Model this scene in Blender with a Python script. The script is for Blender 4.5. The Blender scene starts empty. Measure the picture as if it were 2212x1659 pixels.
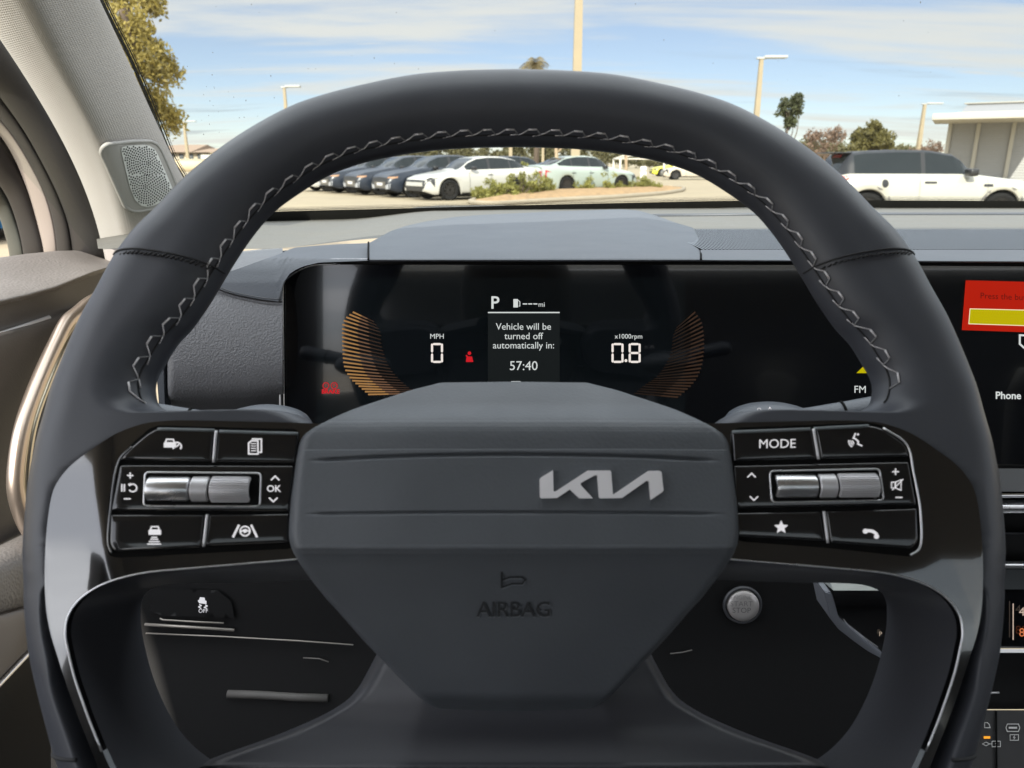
import bpy, bmesh, math, random
import numpy as np
from mathutils import Vector
from mathutils.bvhtree import BVHTree
from mathutils.geometry import delaunay_2d_cdt

# ------------------------------------------------------------------ camera, sky, sun, exposure
S = bpy.context.scene
COL = S.collection
R = math.radians
CAM_H, PITCH, F_PX = 1.2, R(16.53), 1609.0
PW, PH = 2212.0, 1659.0
cam = bpy.data.cameras.new('camera'); cam_o = bpy.data.objects.new('camera', cam); COL.objects.link(cam_o)
cam_o.location = (0, 0, CAM_H); cam_o.rotation_euler = (R(90) - PITCH, 0, 0)
cam.sensor_width = 36; cam.lens = 36 * F_PX / PW
cam.clip_start = .02; cam.clip_end = 3000
cam.dof.use_dof = True; cam.dof.focus_distance = .50; cam.dof.aperture_fstop = 20
S.camera = cam_o
SUN = Vector((-.21, -.82, .545)).normalized()
SUN_EL, SUN_AZ = math.asin(SUN.z), math.atan2(SUN.x, SUN.y)
sd = bpy.data.lights.new('sun', 'SUN'); so = bpy.data.objects.new('sun', sd); COL.objects.link(so)
sd.energy = 2.3; sd.angle = R(.55); sd.color = (1, .93, .82)
so.rotation_euler = SUN.to_track_quat('Z', 'Y').to_euler(); so.location = (-3, -6, 8)
S.view_settings.view_transform = 'Standard'; S.view_settings.look = 'None'
S.view_settings.exposure = 1.95; S.view_settings.gamma = 1
S.render.engine = 'CYCLES'
S.cycles.use_denoising = True; S.cycles.max_bounces = 10; S.cycles.diffuse_bounces = 5; S.cycles.glossy_bounces = 4
S.cycles.transparent_max_bounces = 24; S.cycles.sample_clamp_indirect = 6

def make_world():
    w = bpy.data.worlds.new('World'); S.world = w; w.use_nodes = True
    nt = w.node_tree; N, L = nt.nodes, nt.links
    bg = N['Background']; bg.inputs[1].default_value = .05
    sky = N.new('ShaderNodeTexSky'); sky.sky_type = 'NISHITA'; sky.sun_disc = False
    sky.sun_elevation = SUN_EL; sky.sun_rotation = SUN_AZ; sky.air_density = .75; sky.dust_density = .1; sky.ozone_density = 2.6
    tc = N.new('ShaderNodeTexCoord'); sep = N.new('ShaderNodeSeparateXYZ'); L.new(tc.outputs['Generated'], sep.inputs[0])
    def m(op, a, b=None, c=None):
        n = N.new('ShaderNodeMath'); n.operation = op
        for i, v in enumerate((a, b, c)):
            if v is None: continue
            if isinstance(v, (int, float)): n.inputs[i].default_value = v
            else: L.new(v, n.inputs[i])
        return n.outputs[0]
    z = m('MAXIMUM', sep.outputs[2], 0.0)
    zz = m('ADD', z, .10)
    cx = m('DIVIDE', sep.outputs[0], zz); cy = m('DIVIDE', sep.outputs[1], zz)
    def noise(sx, sy, scale, det, off, rough=.55):
        cb = N.new('ShaderNodeCombineXYZ'); L.new(m('MULTIPLY', cx, sx), cb.inputs[0]); L.new(m('MULTIPLY', cy, sy), cb.inputs[1]); cb.inputs[2].default_value = off
        n = N.new('ShaderNodeTexNoise'); n.inputs['Scale'].default_value = scale; n.inputs['Detail'].default_value = det
        n.inputs['Roughness'].default_value = rough; n.inputs['Distortion'].default_value = .25
        L.new(cb.outputs[0], n.inputs['Vector']); return n.outputs[0]
    def ramp(f, a, b):
        r = N.new('ShaderNodeMapRange'); r.interpolation_type = 'SMOOTHSTEP'; L.new(f, r.inputs[0])
        r.inputs[1].default_value = a; r.inputs[2].default_value = b; return r.outputs[0]
    c1 = ramp(noise(.30, 1.1, 1.15, 9, 3.2), .43, .62)
    c2 = ramp(noise(.5, 2.6, 1.4, 8, 11.7), .60, .72)
    grey = ramp(noise(.55, 2.2, 1.3, 7, 21.4), .57, .70)
    low = m('SUBTRACT', 1.0, ramp(z, .03, .16))
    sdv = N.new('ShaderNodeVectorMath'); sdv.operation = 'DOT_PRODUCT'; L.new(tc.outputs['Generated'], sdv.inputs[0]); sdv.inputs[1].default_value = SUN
    fill_veil = m('MULTIPLY', m('MAXIMUM', ramp(z, .22, .50), m('MULTIPLY', ramp(sdv.outputs['Value'], -.1, .75), ramp(z, -.02, .12))), m('ADD', .50, m('MULTIPLY', c1, .4)))  # bright sky added overhead and sunward, out of view, to light the cabin
    mix1 = N.new('ShaderNodeMix'); mix1.data_type = 'RGBA'
    # sky tone: a fixed share of white haze is mixed into the whole Nishita sky
    L.new(m('MULTIPLY_ADD', m('MAXIMUM', c1, m('MULTIPLY', c2, .8)), .70, .20), mix1.inputs[0])
    skm = N.new('ShaderNodeVectorMath'); skm.operation = 'MULTIPLY'; L.new(sky.outputs[0], skm.inputs[0]); skm.inputs[1].default_value = (.80, .72, .70)
    L.new(skm.outputs[0], mix1.inputs[6]); mix1.inputs[7].default_value = (5.1, 4.95, 4.7, 1)
    mix2 = N.new('ShaderNodeMix'); mix2.data_type = 'RGBA'
    L.new(m('MULTIPLY', m('MULTIPLY', grey, low), .55), mix2.inputs[0]); L.new(mix1.outputs[2], mix2.inputs[6]); mix2.inputs[7].default_value = (2.7, 2.85, 3.05, 1)
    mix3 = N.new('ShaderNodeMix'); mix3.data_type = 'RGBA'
    L.new(fill_veil, mix3.inputs[0]); L.new(mix2.outputs[2], mix3.inputs[6]); mix3.inputs[7].default_value = (17.0, 17.4, 18.2, 1)
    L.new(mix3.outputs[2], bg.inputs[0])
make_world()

# ------------------------------------------------------------------ helpers
def ray(px, py):
    a, b = (px - PW / 2) / F_PX, -(py - PH / 2) / F_PX
    c, s = math.cos(PITCH), math.sin(PITCH)
    return np.array([a, c + b * s, -s + b * c])
EYE = np.array([0, 0, CAM_H])
def atd(px, py, d): return EYE + ray(px, py) * d
def aty(px, py, y): r = ray(px, py); return EYE + r * (y / r[1])
def atx(px, py, x): r = ray(px, py); return EYE + r * (x / r[0])
def atz(px, py, z): r = ray(px, py); return EYE + r * ((z - CAM_H) / r[2])
def lerp(a, b, t): return a + (b - a) * t
def ss(a, b, x): t = np.clip((x - a) / (b - a), 0, 1); return t * t * (3 - 2 * t)
def interp(x, pts): xs, ys = zip(*pts); return np.interp(x, xs, ys)
def spline(pts, sub=6, closed=False):
    P = np.array(pts, float); n = len(P); out = []
    rng = range(n) if closed else range(n - 1)
    for i in rng:
        p1, p2 = P[i], P[(i + 1) % n]
        p0 = P[(i - 1) % n] if (closed or i > 0) else 2 * p1 - p2
        p3 = P[(i + 2) % n] if (closed or i < n - 2) else 2 * p2 - p1
        d01, d12, d23 = [max(np.linalg.norm(v), 1e-9) ** .5 for v in (p1 - p0, p2 - p1, p3 - p2)]
        m1 = (p2 - p1) + d12 * ((p1 - p0) / d01 - (p2 - p0) / (d01 + d12))
        m2 = (p2 - p1) + d12 * ((p3 - p2) / d23 - (p3 - p1) / (d12 + d23))
        for k in range(sub):
            t = k / sub
            out.append((2 * t**3 - 3 * t**2 + 1) * p1 + (t**3 - 2 * t**2 + t) * m1 + (-2 * t**3 + 3 * t**2) * p2 + (t**3 - t**2) * m2)
    if not closed: out.append(P[-1])
    return np.array(out)
def resample(P, n):
    P = np.asarray(P, float); d = np.r_[0, np.cumsum(np.linalg.norm(np.diff(P, axis=0), axis=1))]
    t = np.linspace(0, d[-1], n); return np.stack([np.interp(t, d, P[:, k]) for k in range(P.shape[1])], 1)
def in_poly(pts, poly):
    x, y = pts[:, 0], pts[:, 1]; ins = np.zeros(len(pts), bool); q = np.asarray(poly); j = len(q) - 1
    for i in range(len(q)):
        c = ((q[i, 1] > y) != (q[j, 1] > y)) & (x < (q[j, 0] - q[i, 0]) * (y - q[i, 1]) / (q[j, 1] - q[i, 1] + 1e-15) + q[i, 0])
        ins ^= c; j = i
    return ins
def dist_poly(pts, poly, closed=True):
    q = np.asarray(poly, float); best = np.full(len(pts), 1e9)
    n = len(q)
    for i in range(n if closed else n - 1):
        a, b = q[i], q[(i + 1) % n]; ab = b - a; L2 = ab @ ab + 1e-18
        t = np.clip(((pts - a) @ ab) / L2, 0, 1); best = np.minimum(best, np.linalg.norm(pts - (a + t[:, None] * ab), axis=1))
    return best

MATS = {}
def mat(name, base=(.5, .5, .5), rough=.5, metal=0, spec=.5, bump=None, coat=0, emit=None, estr=1, var=0, vscale=6, kind='noise', trans=0, sheen=0, aniso=None):
    if name in MATS: return MATS[name]
    m = bpy.data.materials.new(name); m.use_nodes = True; nt = m.node_tree; N, L = nt.nodes, nt.links; b = N['Principled BSDF']
    b.inputs['Base Color'].default_value = (*base, 1); b.inputs['Roughness'].default_value = rough; b.inputs['Metallic'].default_value = metal
    b.inputs['Specular IOR Level'].default_value = spec; b.inputs['Coat Weight'].default_value = coat; b.inputs['Coat Roughness'].default_value = .02; b.inputs['Coat IOR'].default_value = 1.8 if coat == 1.0 else 1.5
    b.inputs['Sheen Weight'].default_value = sheen
    if emit: b.inputs['Emission Color'].default_value = (*emit, 1); b.inputs['Emission Strength'].default_value = estr
    tc = N.new('ShaderNodeTexCoord')
    if var:
        n = N.new('ShaderNodeTexNoise'); n.inputs['Scale'].default_value = vscale; n.inputs['Detail'].default_value = 6; L.new(tc.outputs['Object'], n.inputs['Vector'])
        mr = N.new('ShaderNodeMapRange'); mr.inputs[1].default_value = .25; mr.inputs[2].default_value = .75; mr.inputs[3].default_value = 1 - var; mr.inputs[4].default_value = 1 + var
        L.new(n.outputs[0], mr.inputs[0]); mx = N.new('ShaderNodeVectorMath'); mx.operation = 'SCALE'; mx.inputs[0].default_value = base
        L.new(mr.outputs[0], mx.inputs['Scale']); L.new(mx.outputs[0], b.inputs['Base Color'])
        rr = N.new('ShaderNodeMapRange'); rr.inputs[1].default_value = .3; rr.inputs[2].default_value = .7; rr.inputs[3].default_value = max(rough - .06, .01); rr.inputs[4].default_value = min(rough + .06, 1)
        L.new(n.outputs[0], rr.inputs[0]); L.new(rr.outputs[0], b.inputs['Roughness'])
    if bump:
        sc, st, di = bump
        if kind == 'voronoi':
            t = N.new('ShaderNodeTexVoronoi'); t.feature = 'SMOOTH_F1'; t.inputs['Scale'].default_value = sc; out = t.outputs['Distance']
        elif kind == 'weave':
            t = N.new('ShaderNodeTexWave'); t.inputs['Scale'].default_value = sc; t.inputs['Distortion'].default_value = .5; t.bands_direction = 'Z'
            t2 = N.new('ShaderNodeTexWave'); t2.inputs['Scale'].default_value = sc; t2.inputs['Distortion'].default_value = .5; t2.bands_direction = 'X'
            L.new(tc.outputs['Object'], t2.inputs['Vector']); mm = N.new('ShaderNodeMath'); mm.operation = 'MULTIPLY'
            L.new(t.outputs[1], mm.inputs[0]); L.new(t2.outputs[1], mm.inputs[1]); out = mm.outputs[0]
        else:
            t = N.new('ShaderNodeTexNoise'); t.inputs['Scale'].default_value = sc; t.inputs['Detail'].default_value = 4; out = t.outputs[0]
        L.new(tc.outputs['Object'], t.inputs['Vector'])
        bp = N.new('ShaderNodeBump'); bp.inputs['Strength'].default_value = st; bp.inputs['Distance'].default_value = di
        L.new(out, bp.inputs['Height']); L.new(bp.outputs[0], b.inputs['Normal'])
    MATS[name] = m; return m
def glass_mat(name, tint=(.9, .95, .93), refl=1.0, rough=0.0):
    if name in MATS: return MATS[name]
    m = bpy.data.materials.new(name); m.use_nodes = True; nt = m.node_tree; N, L = nt.nodes, nt.links; N.remove(N['Principled BSDF'])
    tr = N.new('ShaderNodeBsdfTransparent'); tr.inputs[0].default_value = (*tint, 1); gl = N.new('ShaderNodeBsdfGlossy'); gl.inputs['Roughness'].default_value = rough
    gl.inputs[0].default_value = (refl, refl, refl, 1)
    lw = N.new('ShaderNodeLayerWeight'); lw.inputs[0].default_value = .5; pw = N.new('ShaderNodeMath'); pw.operation = 'POWER'; pw.inputs[1].default_value = 5; L.new(lw.outputs['Facing'], pw.inputs[0])
    fr = N.new('ShaderNodeMath'); fr.operation = 'MULTIPLY_ADD'; fr.inputs[1].default_value = .90; fr.inputs[2].default_value = .06; L.new(pw.outputs[0], fr.inputs[0]); mx = N.new('ShaderNodeMixShader')
    L.new(fr.outputs[0], mx.inputs[0]); L.new(tr.outputs[0], mx.inputs[1]); L.new(gl.outputs[0], mx.inputs[2]); L.new(mx.outputs[0], N['Material Output'].inputs[0])
    MATS[name] = m; return m
def emit_mat(name, c, s=1.0): return mat(name, (.002, .002, .002), .3, spec=.15, emit=c, estr=s * .40)

def root_of(o):
    while o.parent: o = o.parent
    return o
def thing(name, label, cat, loc=(0, 0, 0), rz=0, group=None):
    o = bpy.data.objects.new(name, None); COL.objects.link(o); o.location = loc; o.rotation_euler = (0, 0, rz); o.empty_display_size = .05
    return tag(o, label, cat, group)
def tag(o, label=None, cat=None, group=None, kind=None):
    for k, v in (('label', label), ('category', cat), ('group', group), ('kind', kind)):
        if v: o[k] = v
    return o
def mesh(name, V, Fc, m, parent=None, smooth=True, local=False, angle=None):
    V = np.asarray(V, float).reshape(-1, 3)
    if parent is not None and not local: V = V - np.array(root_of(parent).location)
    me = bpy.data.meshes.new(name); me.from_pydata(V.tolist(), [], [list(map(int, f)) for f in Fc]); me.update()
    if smooth and len(me.polygons): me.polygons.foreach_set('use_smooth', [True] * len(me.polygons))
    if m: me.materials.append(m)
    o = bpy.data.objects.new(name, me); COL.objects.link(o)
    if parent is not None: o.parent = parent
    if angle is not None and smooth: me.set_sharp_from_angle(angle=R(angle))
    return o
class MB:
    """collects primitive pieces, builds one mesh object"""
    def __init__(s): s.V, s.F, s.n = [], [], 0
    def add(s, V, Fc):
        V = np.asarray(V, float).reshape(-1, 3); s.V.append(V); s.F += [[i + s.n for i in f] for f in Fc]; s.n += len(V); return s
    def grid(s, P, cu=False, cv=False):
        P = np.asarray(P, float); a, b = P.shape[:2]; Fc = []
        for i in range(a if cu else a - 1):
            for j in range(b if cv else b - 1):
                i2, j2 = (i + 1) % a, (j + 1) % b; Fc.append([i * b + j, i2 * b + j, i2 * b + j2, i * b + j2])
        return s.add(P.reshape(-1, 3), Fc)
    def box(s, lo, hi, bev=0):
        bm = bmesh.new(); bmesh.ops.create_cube(bm, size=1); lo, hi = np.array(lo, float), np.array(hi, float)
        for v in bm.verts: v.co = Vector((lo + hi) / 2 + np.array(v.co) * (hi - lo))
        if bev: bmesh.ops.bevel(bm, geom=bm.edges[:], offset=bev, segments=2, affect='EDGES', profile=.6)
        bm.verts.index_update(); s.add([v.co[:] for v in bm.verts], [[v.index for v in f.verts] for f in bm.faces]); bm.free(); return s
    def tube(s, P, r, n=8, closed=False, cap=True, flat=1.0):
        P = np.asarray(P, float); k = len(P); rr = np.broadcast_to(np.asarray(r, float), (k,)); T = np.gradient(P, axis=0)
        if closed: T = np.roll(P, -1, 0) - np.roll(P, 1, 0)
        T /= np.linalg.norm(T, axis=1)[:, None] + 1e-12
        up = np.array([0, 0, 1.]) if abs(T[0][2]) < .9 else np.array([0, 1., 0]); u = np.cross(T[0], up); u /= np.linalg.norm(u); rows = []
        for i in range(k):
            u = u - T[i] * (u @ T[i]); u /= np.linalg.norm(u) + 1e-12; w = np.cross(T[i], u); a = np.arange(n) * 2 * math.pi / n
            rows.append(P[i] + rr[i] * (np.cos(a)[:, None] * u + flat * np.sin(a)[:, None] * w))
        b = s.n; s.grid(np.array(rows), cu=closed, cv=True)
        if cap and not closed: s.F += [[b + j for j in range(n)], [b + (k - 1) * n + j for j in reversed(range(n))]]
        return s
    def prism(s, front, off, bev=0):
        """closed solid from a planar 3D polygon, pushed by vector off"""
        bm = bmesh.new(); f = bm.faces.new([bm.verts.new(Vector(p)) for p in front]); top = [v for v in f.verts]
        ex = bmesh.ops.extrude_face_region(bm, geom=[f]); vs = [g for g in ex['geom'] if isinstance(g, bmesh.types.BMVert)]
        bmesh.ops.translate(bm, verts=vs, vec=Vector(off)); bmesh.ops.recalc_face_normals(bm, faces=bm.faces[:])
        if bev:
            es = [e for e in bm.edges if all(v in top for v in e.verts)]
            bmesh.ops.bevel(bm, geom=es, offset=bev, segments=2, affect='EDGES')
        bmesh.ops.triangulate(bm, faces=[f for f in bm.faces if len(f.verts) > 4])
        bm.verts.index_update(); s.add([v.co[:] for v in bm.verts], [[v.index for v in f.verts] for f in bm.faces]); bm.free(); return s
    def build(s, name, m, parent=None, smooth=True, local=False, angle=None):
        return mesh(name, np.concatenate(s.V) if s.V else [], s.F, m, parent, smooth, local, angle)
def sheet2d(poly, step, rings=()):
    """triangulated 2-D polygon with interior grid points -> (pts, tris, n_boundary)"""
    poly = np.asarray(poly, float)
    P = [poly]
    lo, hi = poly.min(0), poly.max(0); gx, gy = np.meshgrid(np.arange(lo[0] + step * .5, hi[0], step), np.arange(lo[1] + step * .5, hi[1], step)); g = np.stack([gx.ravel(), gy.ravel()], 1)
    if len(g):
        g = g[in_poly(g, poly)]
        dg = dist_poly(g, poly); lim = max([step * .55] + [r + step * .35 for r in rings]); g = g[dg > lim]
    nb = len(poly); nrm = []
    area = .5 * np.sum(poly[:, 0] * np.roll(poly[:, 1], -1) - np.roll(poly[:, 0], -1) * poly[:, 1])
    tg = np.roll(poly, -1, 0) - np.roll(poly, 1, 0); tg /= np.linalg.norm(tg, axis=1)[:, None] + 1e-12; nin = np.stack([-tg[:, 1], tg[:, 0]], 1) * np.sign(area)
    for r in rings:
        q = poly + nin * r; ok = in_poly(q, poly) & (dist_poly(q, poly) > r * .9); P.append(q[ok])
    P.append(g); A = np.concatenate(P)
    v, e, f, *_ = delaunay_2d_cdt([Vector(p) for p in A], [(i, (i + 1) % nb) for i in range(nb)], [], 0, 1e-9)
    v = np.array([p[:] for p in v]); f = [t for t in f]; f = np.array([t for t in f if len(t) == 3])
    f = f[in_poly(v[f].mean(1), poly)]
    cr = np.cross(v[f[:, 1]] - v[f[:, 0]], v[f[:, 2]] - v[f[:, 0]]); f[cr < 0] = f[cr < 0][:, ::-1]
    return v, f, nb
def densify(poly, mx):
    out = []; n = len(poly); poly = np.asarray(poly, float)
    for i in range(n):
        a, b = poly[i], poly[(i + 1) % n]; k = max(1, int(np.linalg.norm(b - a) / mx)); out += [a + (b - a) * t / k for t in range(k)]
    return np.array(out)
def round_poly(poly, r, seg=4):
    P = np.asarray(poly, float); n = len(P); out = []
    rs = r if hasattr(r, '__len__') else [r] * n
    for i in range(n):
        a, b, c = P[i - 1], P[i], P[(i + 1) % n]; da, dc = a - b, c - b; la, lc = np.linalg.norm(da), np.linalg.norm(dc); k = min(rs[i], la * .45, lc * .45)
        if k <= 0: out.append(b); continue
        p, q = b + da / la * k, b + dc / lc * k
        out += [(1 - t)**2 * p + 2 * t * (1 - t) * b + t * t * q for t in np.linspace(0, 1, seg + 1)]
    return np.array(out)
class Ico:
    """flat 2-D artwork (strokes, polygons, discs, text) mapped to a surface by a function"""
    def __init__(s): s.V, s.F = [], []
    def poly(s, pts):
        b = len(s.V); s.V += [tuple(p) for p in pts]; s.F.append(list(range(b, b + len(pts)))); return s
    def rect(s, x0, y0, x1, y1): return s.poly([(x0, y0), (x1, y0), (x1, y1), (x0, y1)])
    def stroke(s, pts, w, closed=False):
        P = np.asarray(pts, float)
        if closed: P = np.vstack([P, P[:2]])
        for a, b in zip(P[:-1], P[1:]):
            d = b - a; l = np.linalg.norm(d) + 1e-9; n = np.array([-d[1], d[0]]) / l * w / 2; e = d / l * w * .35
            s.poly([a - e - n, b + e - n, b + e + n, a - e + n])
        return s
    def arc(s, cx, cy, r, a0, a1, w, n=14):
        a = np.radians(np.linspace(a0, a1, n)); o = [(cx + (r + w / 2) * math.cos(t), cy + (r + w / 2) * math.sin(t)) for t in a]; i = [(cx + (r - w / 2) * math.cos(t), cy + (r - w / 2) * math.sin(t)) for t in a]
        for k in range(n - 1): s.poly([i[k], o[k], o[k + 1], i[k + 1]])
        return s
    def disc(s, cx, cy, r, n=14): return s.poly([(cx + r * math.cos(t), cy + r * math.sin(t)) for t in np.arange(n) * 2 * math.pi / n])
    def text(s, t, size, x=0, y=0, align='CENTER', bold=0, sx=1.0):
        c = bpy.data.curves.new('t', 'FONT'); c.body = t; c.size = size; c.align_x = align; c.align_y = 'CENTER'; c.offset = bold; c.resolution_u = 3
        o = bpy.data.objects.new('t', c); COL.objects.link(o); me = o.to_mesh(); b = len(s.V)
        s.V += [(v.co.x * sx + x, v.co.y + y) for v in me.vertices]; s.F += [[b + i for i in p.vertices] for p in me.polygons]
        o.to_mesh_clear(); bpy.data.objects.remove(o); bpy.data.curves.remove(c); return s
    def build(s, name, fn, m, parent=None):
        return mesh(name, [fn(x, y) for x, y in s.V], s.F, m, parent, smooth=False)
def bvh_of(*objs):
    V, Fc = [], []
    for o in objs:
        b = len(V); L = np.array(root_of(o).location); V += [Vector(np.array(v.co) + L) for v in o.data.vertices]; Fc += [[i + b for i in p.vertices] for p in o.data.polygons]
    return BVHTree.FromPolygons(V, Fc)
def hit_px(bvh, px, py, off=.0008):
    r = ray(px, py); r = r / np.linalg.norm(r); h = bvh.ray_cast(Vector(EYE), Vector(r), 60)
    return None if h[0] is None else np.array(h[0]) - r * off * 1.0
def decal_px(name, poly, bvh, m, parent, off=.0008, step=8, smooth=True):
    v, f, nb = sheet2d(densify(poly, step), step); V = [hit_px(bvh, x, y, off) for x, y in v]
    good = [i for i, p in enumerate(V) if p is not None]; V = [p if p is not None else V[good[0]] for p in V]
    f = [t for t in f if all(i in set(good) for i in t)] if len(good) < len(V) else f
    return mesh(name, V, f[:, ::-1] if isinstance(f, np.ndarray) else f, m, parent, smooth)
# ------------------------------------------------------------------ materials of the cabin
M_leather = mat('wheel_leather', (.058, .062, .075), .44, bump=(1500, .10, .0003), var=.08, vscale=30, spec=.55)
M_hub = mat('hub_plastic', (.086, .094, .106), .52, bump=(850, .20, .0005), kind='voronoi', var=.06, vscale=40)
M_gloss = mat('piano_black', (.004, .004, .005), .06, spec=1.0, coat=1.0, bump=(60, .012, .001))
M_gap = mat('black_gap', (.004, .004, .004), .8, spec=.1)
M_liner = mat('satin_black_plastic', (.05, .052, .060), .36, spec=.7, bump=(700, .12, .0003))
M_lower = mat('lower_spoke_paint', (.058, .060, .070), .42, bump=(500, .1, .0003))
M_chrome = mat('satin_chrome', (.80, .80, .82), .30, metal=1, var=.05, vscale=60)
M_silver = mat('satin_silver', (.66, .65, .67), .42, metal=.6)
M_white = mat('printed_white', (.62, .61, .62), .5, emit=(.8, .78, .8), estr=.16)
M_emblem = mat('emblem_silver', (.80, .78, .80), .45, metal=.1)
M_thread = mat('thread_grey', (.70, .68, .70), .6)
M_thread_d = mat('thread_dark', (.02, .02, .022), .8); M_thread_m = mat('thread_mid', (.26, .26, .27), .7)
M_rubber = mat('black_rubber', (.022, .020, .020), .62, bump=(300, .1, .0005))

# ------------------------------------------------------------------ steering wheel
TAU = R(27)
WC = atd(1110, 1065, .2818); WX = np.array([1., 0, 0]); WV = np.array([0, math.sin(TAU), math.cos(TAU)]); WN = np.array([0, -math.cos(TAU), math.sin(TAU)])
def W(u, v, h=0.): return WC + np.multiply.outer(np.asarray(u, float), WX) + np.multiply.outer(np.asarray(v, float), WV) + np.multiply.outer(np.asarray(h, float) + 0 * np.asarray(u, float), WN)
def wpx(px, py, h=0.):
    r = ray(px, py); t = ((WC + h * WN - EYE) @ WN) / (r @ WN); p = EYE + r * t - WC; return np.array([p @ WX, p @ WV])
def wpoly(pts, h=0.): return np.array([wpx(x, y, h) for x, y in pts])
def mir(pts): return [(2220 - x, y) for x, y in pts]
wheel = thing('steering_wheel', 'black leather steering wheel with grey airbag cover and glossy button spokes', 'steering wheel', tuple(WC))

PAIRS = [(1110,150,1110,314),(1000,153,1016,316),(892,162,930,322),(774,186,842,335),(690,208,770,352),(630,229,712,374),(546,273,650,411),(465,327,592,454),(395,385,546,507),(332,451,506,566),
 (283,500,478,612),(243,556,456,649),(204,628,416,706),(175,680,383,742),(150,735,355,787),(128,790,339,815),(110,840,335,842),(98,885,346,876),(90,915,385,893),(83,942,450,891),
 (76,970,540,887),(70,1000,640,893),(63,1030,700,960),(57,1070,690,1080),(51,1144,620,1170),(49,1190,420,1200),(49,1225,230,1235),(50,1260,160,1262),(51,1300,152,1302),(55,1350,155,1352),(62,1405,167,1407),
 (77,1473,176,1472),(100,1561,207,1558),(131,1659,245,1652),(200,1770,314,1730),(330,1870,440,1790),(560,1945,640,1840),(850,1985,900,1865),(1110,1995,1110,1870)]
pr = spline([(*wpx(a, b), *wpx(c, d)) for a, b, c, d in PAIRS], 7)
full = np.vstack([pr, (pr[::-1] * [-1, 1, -1, 1] + [2 * pr[0, 0], 0, 2 * pr[0, 2], 0])[1:-1]])
Oc, Ic = full[:, :2], full[:, 2:]
H_RIM, R_RIM = .0150, .0165
# the traced outline is the tube's silhouette seen at an angle: the tube itself is a little slimmer
SL = np.zeros(len(full)); DD = []
for k in range(len(full)):
    d_ = Ic[k] - Oc[k]; L_ = np.linalg.norm(d_); d_ = d_ / L_; ctr = Oc[k] + d_ * min(L_ / 2, R_RIM); vv = W(*ctr) - EYE
    t_ = (vv @ (d_[0] * WX + d_[1] * WV)) / abs(vv @ WN); a_h = min(L_ / 2, R_RIM) if L_ > .024 else R_RIM; sl = a_h - math.sqrt(max(a_h**2 - (H_RIM * t_)**2, (.72 * a_h)**2))
    SL[k] = sl; DD.append((d_, float(L_ < .05 and L_ > .024)))
KER = np.ones(15) / 15; IW = np.convolve(np.r_[[q[1] for q in DD][-7:], [q[1] for q in DD], [q[1] for q in DD][:7]], KER, 'valid') * np.array([q[1] for q in DD]); SL = np.convolve(np.r_[SL[-7:], SL, SL[:7]], KER, 'valid'); DV = np.array([q[0] for q in DD])
Oc = Oc + DV * SL[:, None]; Ic = Ic - DV * (SL * IW * .4)[:, None]
def ell(d, r): q = np.clip(1 - d / r, 0, 1); return np.sqrt(np.clip(1 - q * q, 0, 1))
def hbase_d(d): return H_RIM * ell(d, R_RIM) - .0085 * ss(.030, .115, d)
def hbase(P): return hbase_d(dist_poly(P, Oc))
cosn = lambda n: .5 - .5 * np.cos(np.linspace(0, math.pi, n))
Lr = np.linalg.norm(Ic - Oc, axis=1); LOWER = lambda k: (lambda q: float(ss(23.5 * 7, 26.5 * 7, q) * (1 - ss(33 * 7, 35 * 7, q))))(min(k, len(full) - k))
TRIM_OUT = [(690,912),(640,911),(500,910),(367,911),(315,919),(262,940),(210,974),(168,1006),(143,1035),(129,1062),(119,1112),(113,1179),(111,1249),(115,1319),(124,1365),(138,1410),(154,1460),(172,1512),(198,1580),(226,1650),(250,1700)]
SINK = [wpoly([(x + 5, y + 3) for x, y in TRIM_OUT] + [(800,1800),(800,905)], .011)]; SINK.append(SINK[0] * [-1, 1] + [2 * pr[0, 0], 0])
ts = cosn(33); rows = []
for k in range(len(full)):
    L = Lr[k]; d = ts * L; ri = lerp(min(R_RIM, L / 2) if L < .05 else lerp(R_RIM, .007, float(ss(.05, .09, L))), .0025, LOWER(k))
    ro = lerp(min(R_RIM, L / 2) if L < .036 else R_RIM, R_RIM, LOWER(k))
    p = Oc[k] + (Ic[k] - Oc[k]) * ts[:, None]
    hf = (H_RIM * ell(d, ro) - .0085 * ss(.030, .115, d))
    hi = ell(L - d, ri); h = hf * hi if L < .05 else lerp(hf * hi, -.010 + (hf + .010) * hi, float(ss(.05, .09, L)))
    h = h - .004 * np.max([ss(0, .0025, dist_poly(p, q_)) * in_poly(p, q_) for q_ in SINK], axis=0)
    hb = -H_RIM * ell(d, ro) * ell(L - d, ri)
    hb = np.minimum(hb, h - .0006); hb[0] = h[0]; hb[-1] = h[-1]
    front = W(p[:, 0], p[:, 1], h); back = W(p[::-1, 0], p[::-1, 1], hb[::-1])[1:-1]
    rows.append(np.vstack([front, back]))
rim = MB().grid(np.array(rows)[:, ::-1], cu=True, cv=True).build('rim', M_leather, wheel)
def rim_pt(k, d_in, lift=.0005):
    """point on the front of the rim, at distance d_in from its inner edge, station k (float)"""
    k0 = int(math.floor(k)) % len(full); k1 = (k0 + 1) % len(full); f = k - math.floor(k)
    o, i = lerp(Oc[k0], Oc[k1], f), lerp(Ic[k0], Ic[k1], f); L = np.linalg.norm(i - o); r = min(R_RIM, L / 2) if L < .05 else R_RIM
    p = i + (o - i) / L * d_in; h = H_RIM * ell(L - d_in, r) * ell(d_in, min(R_RIM, L / 2))
    return W(p[0], p[1], h) + WN * lift + (W(*(i - (o - i) / L * .3 * 0)) - W(*i)) * 0
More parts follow.
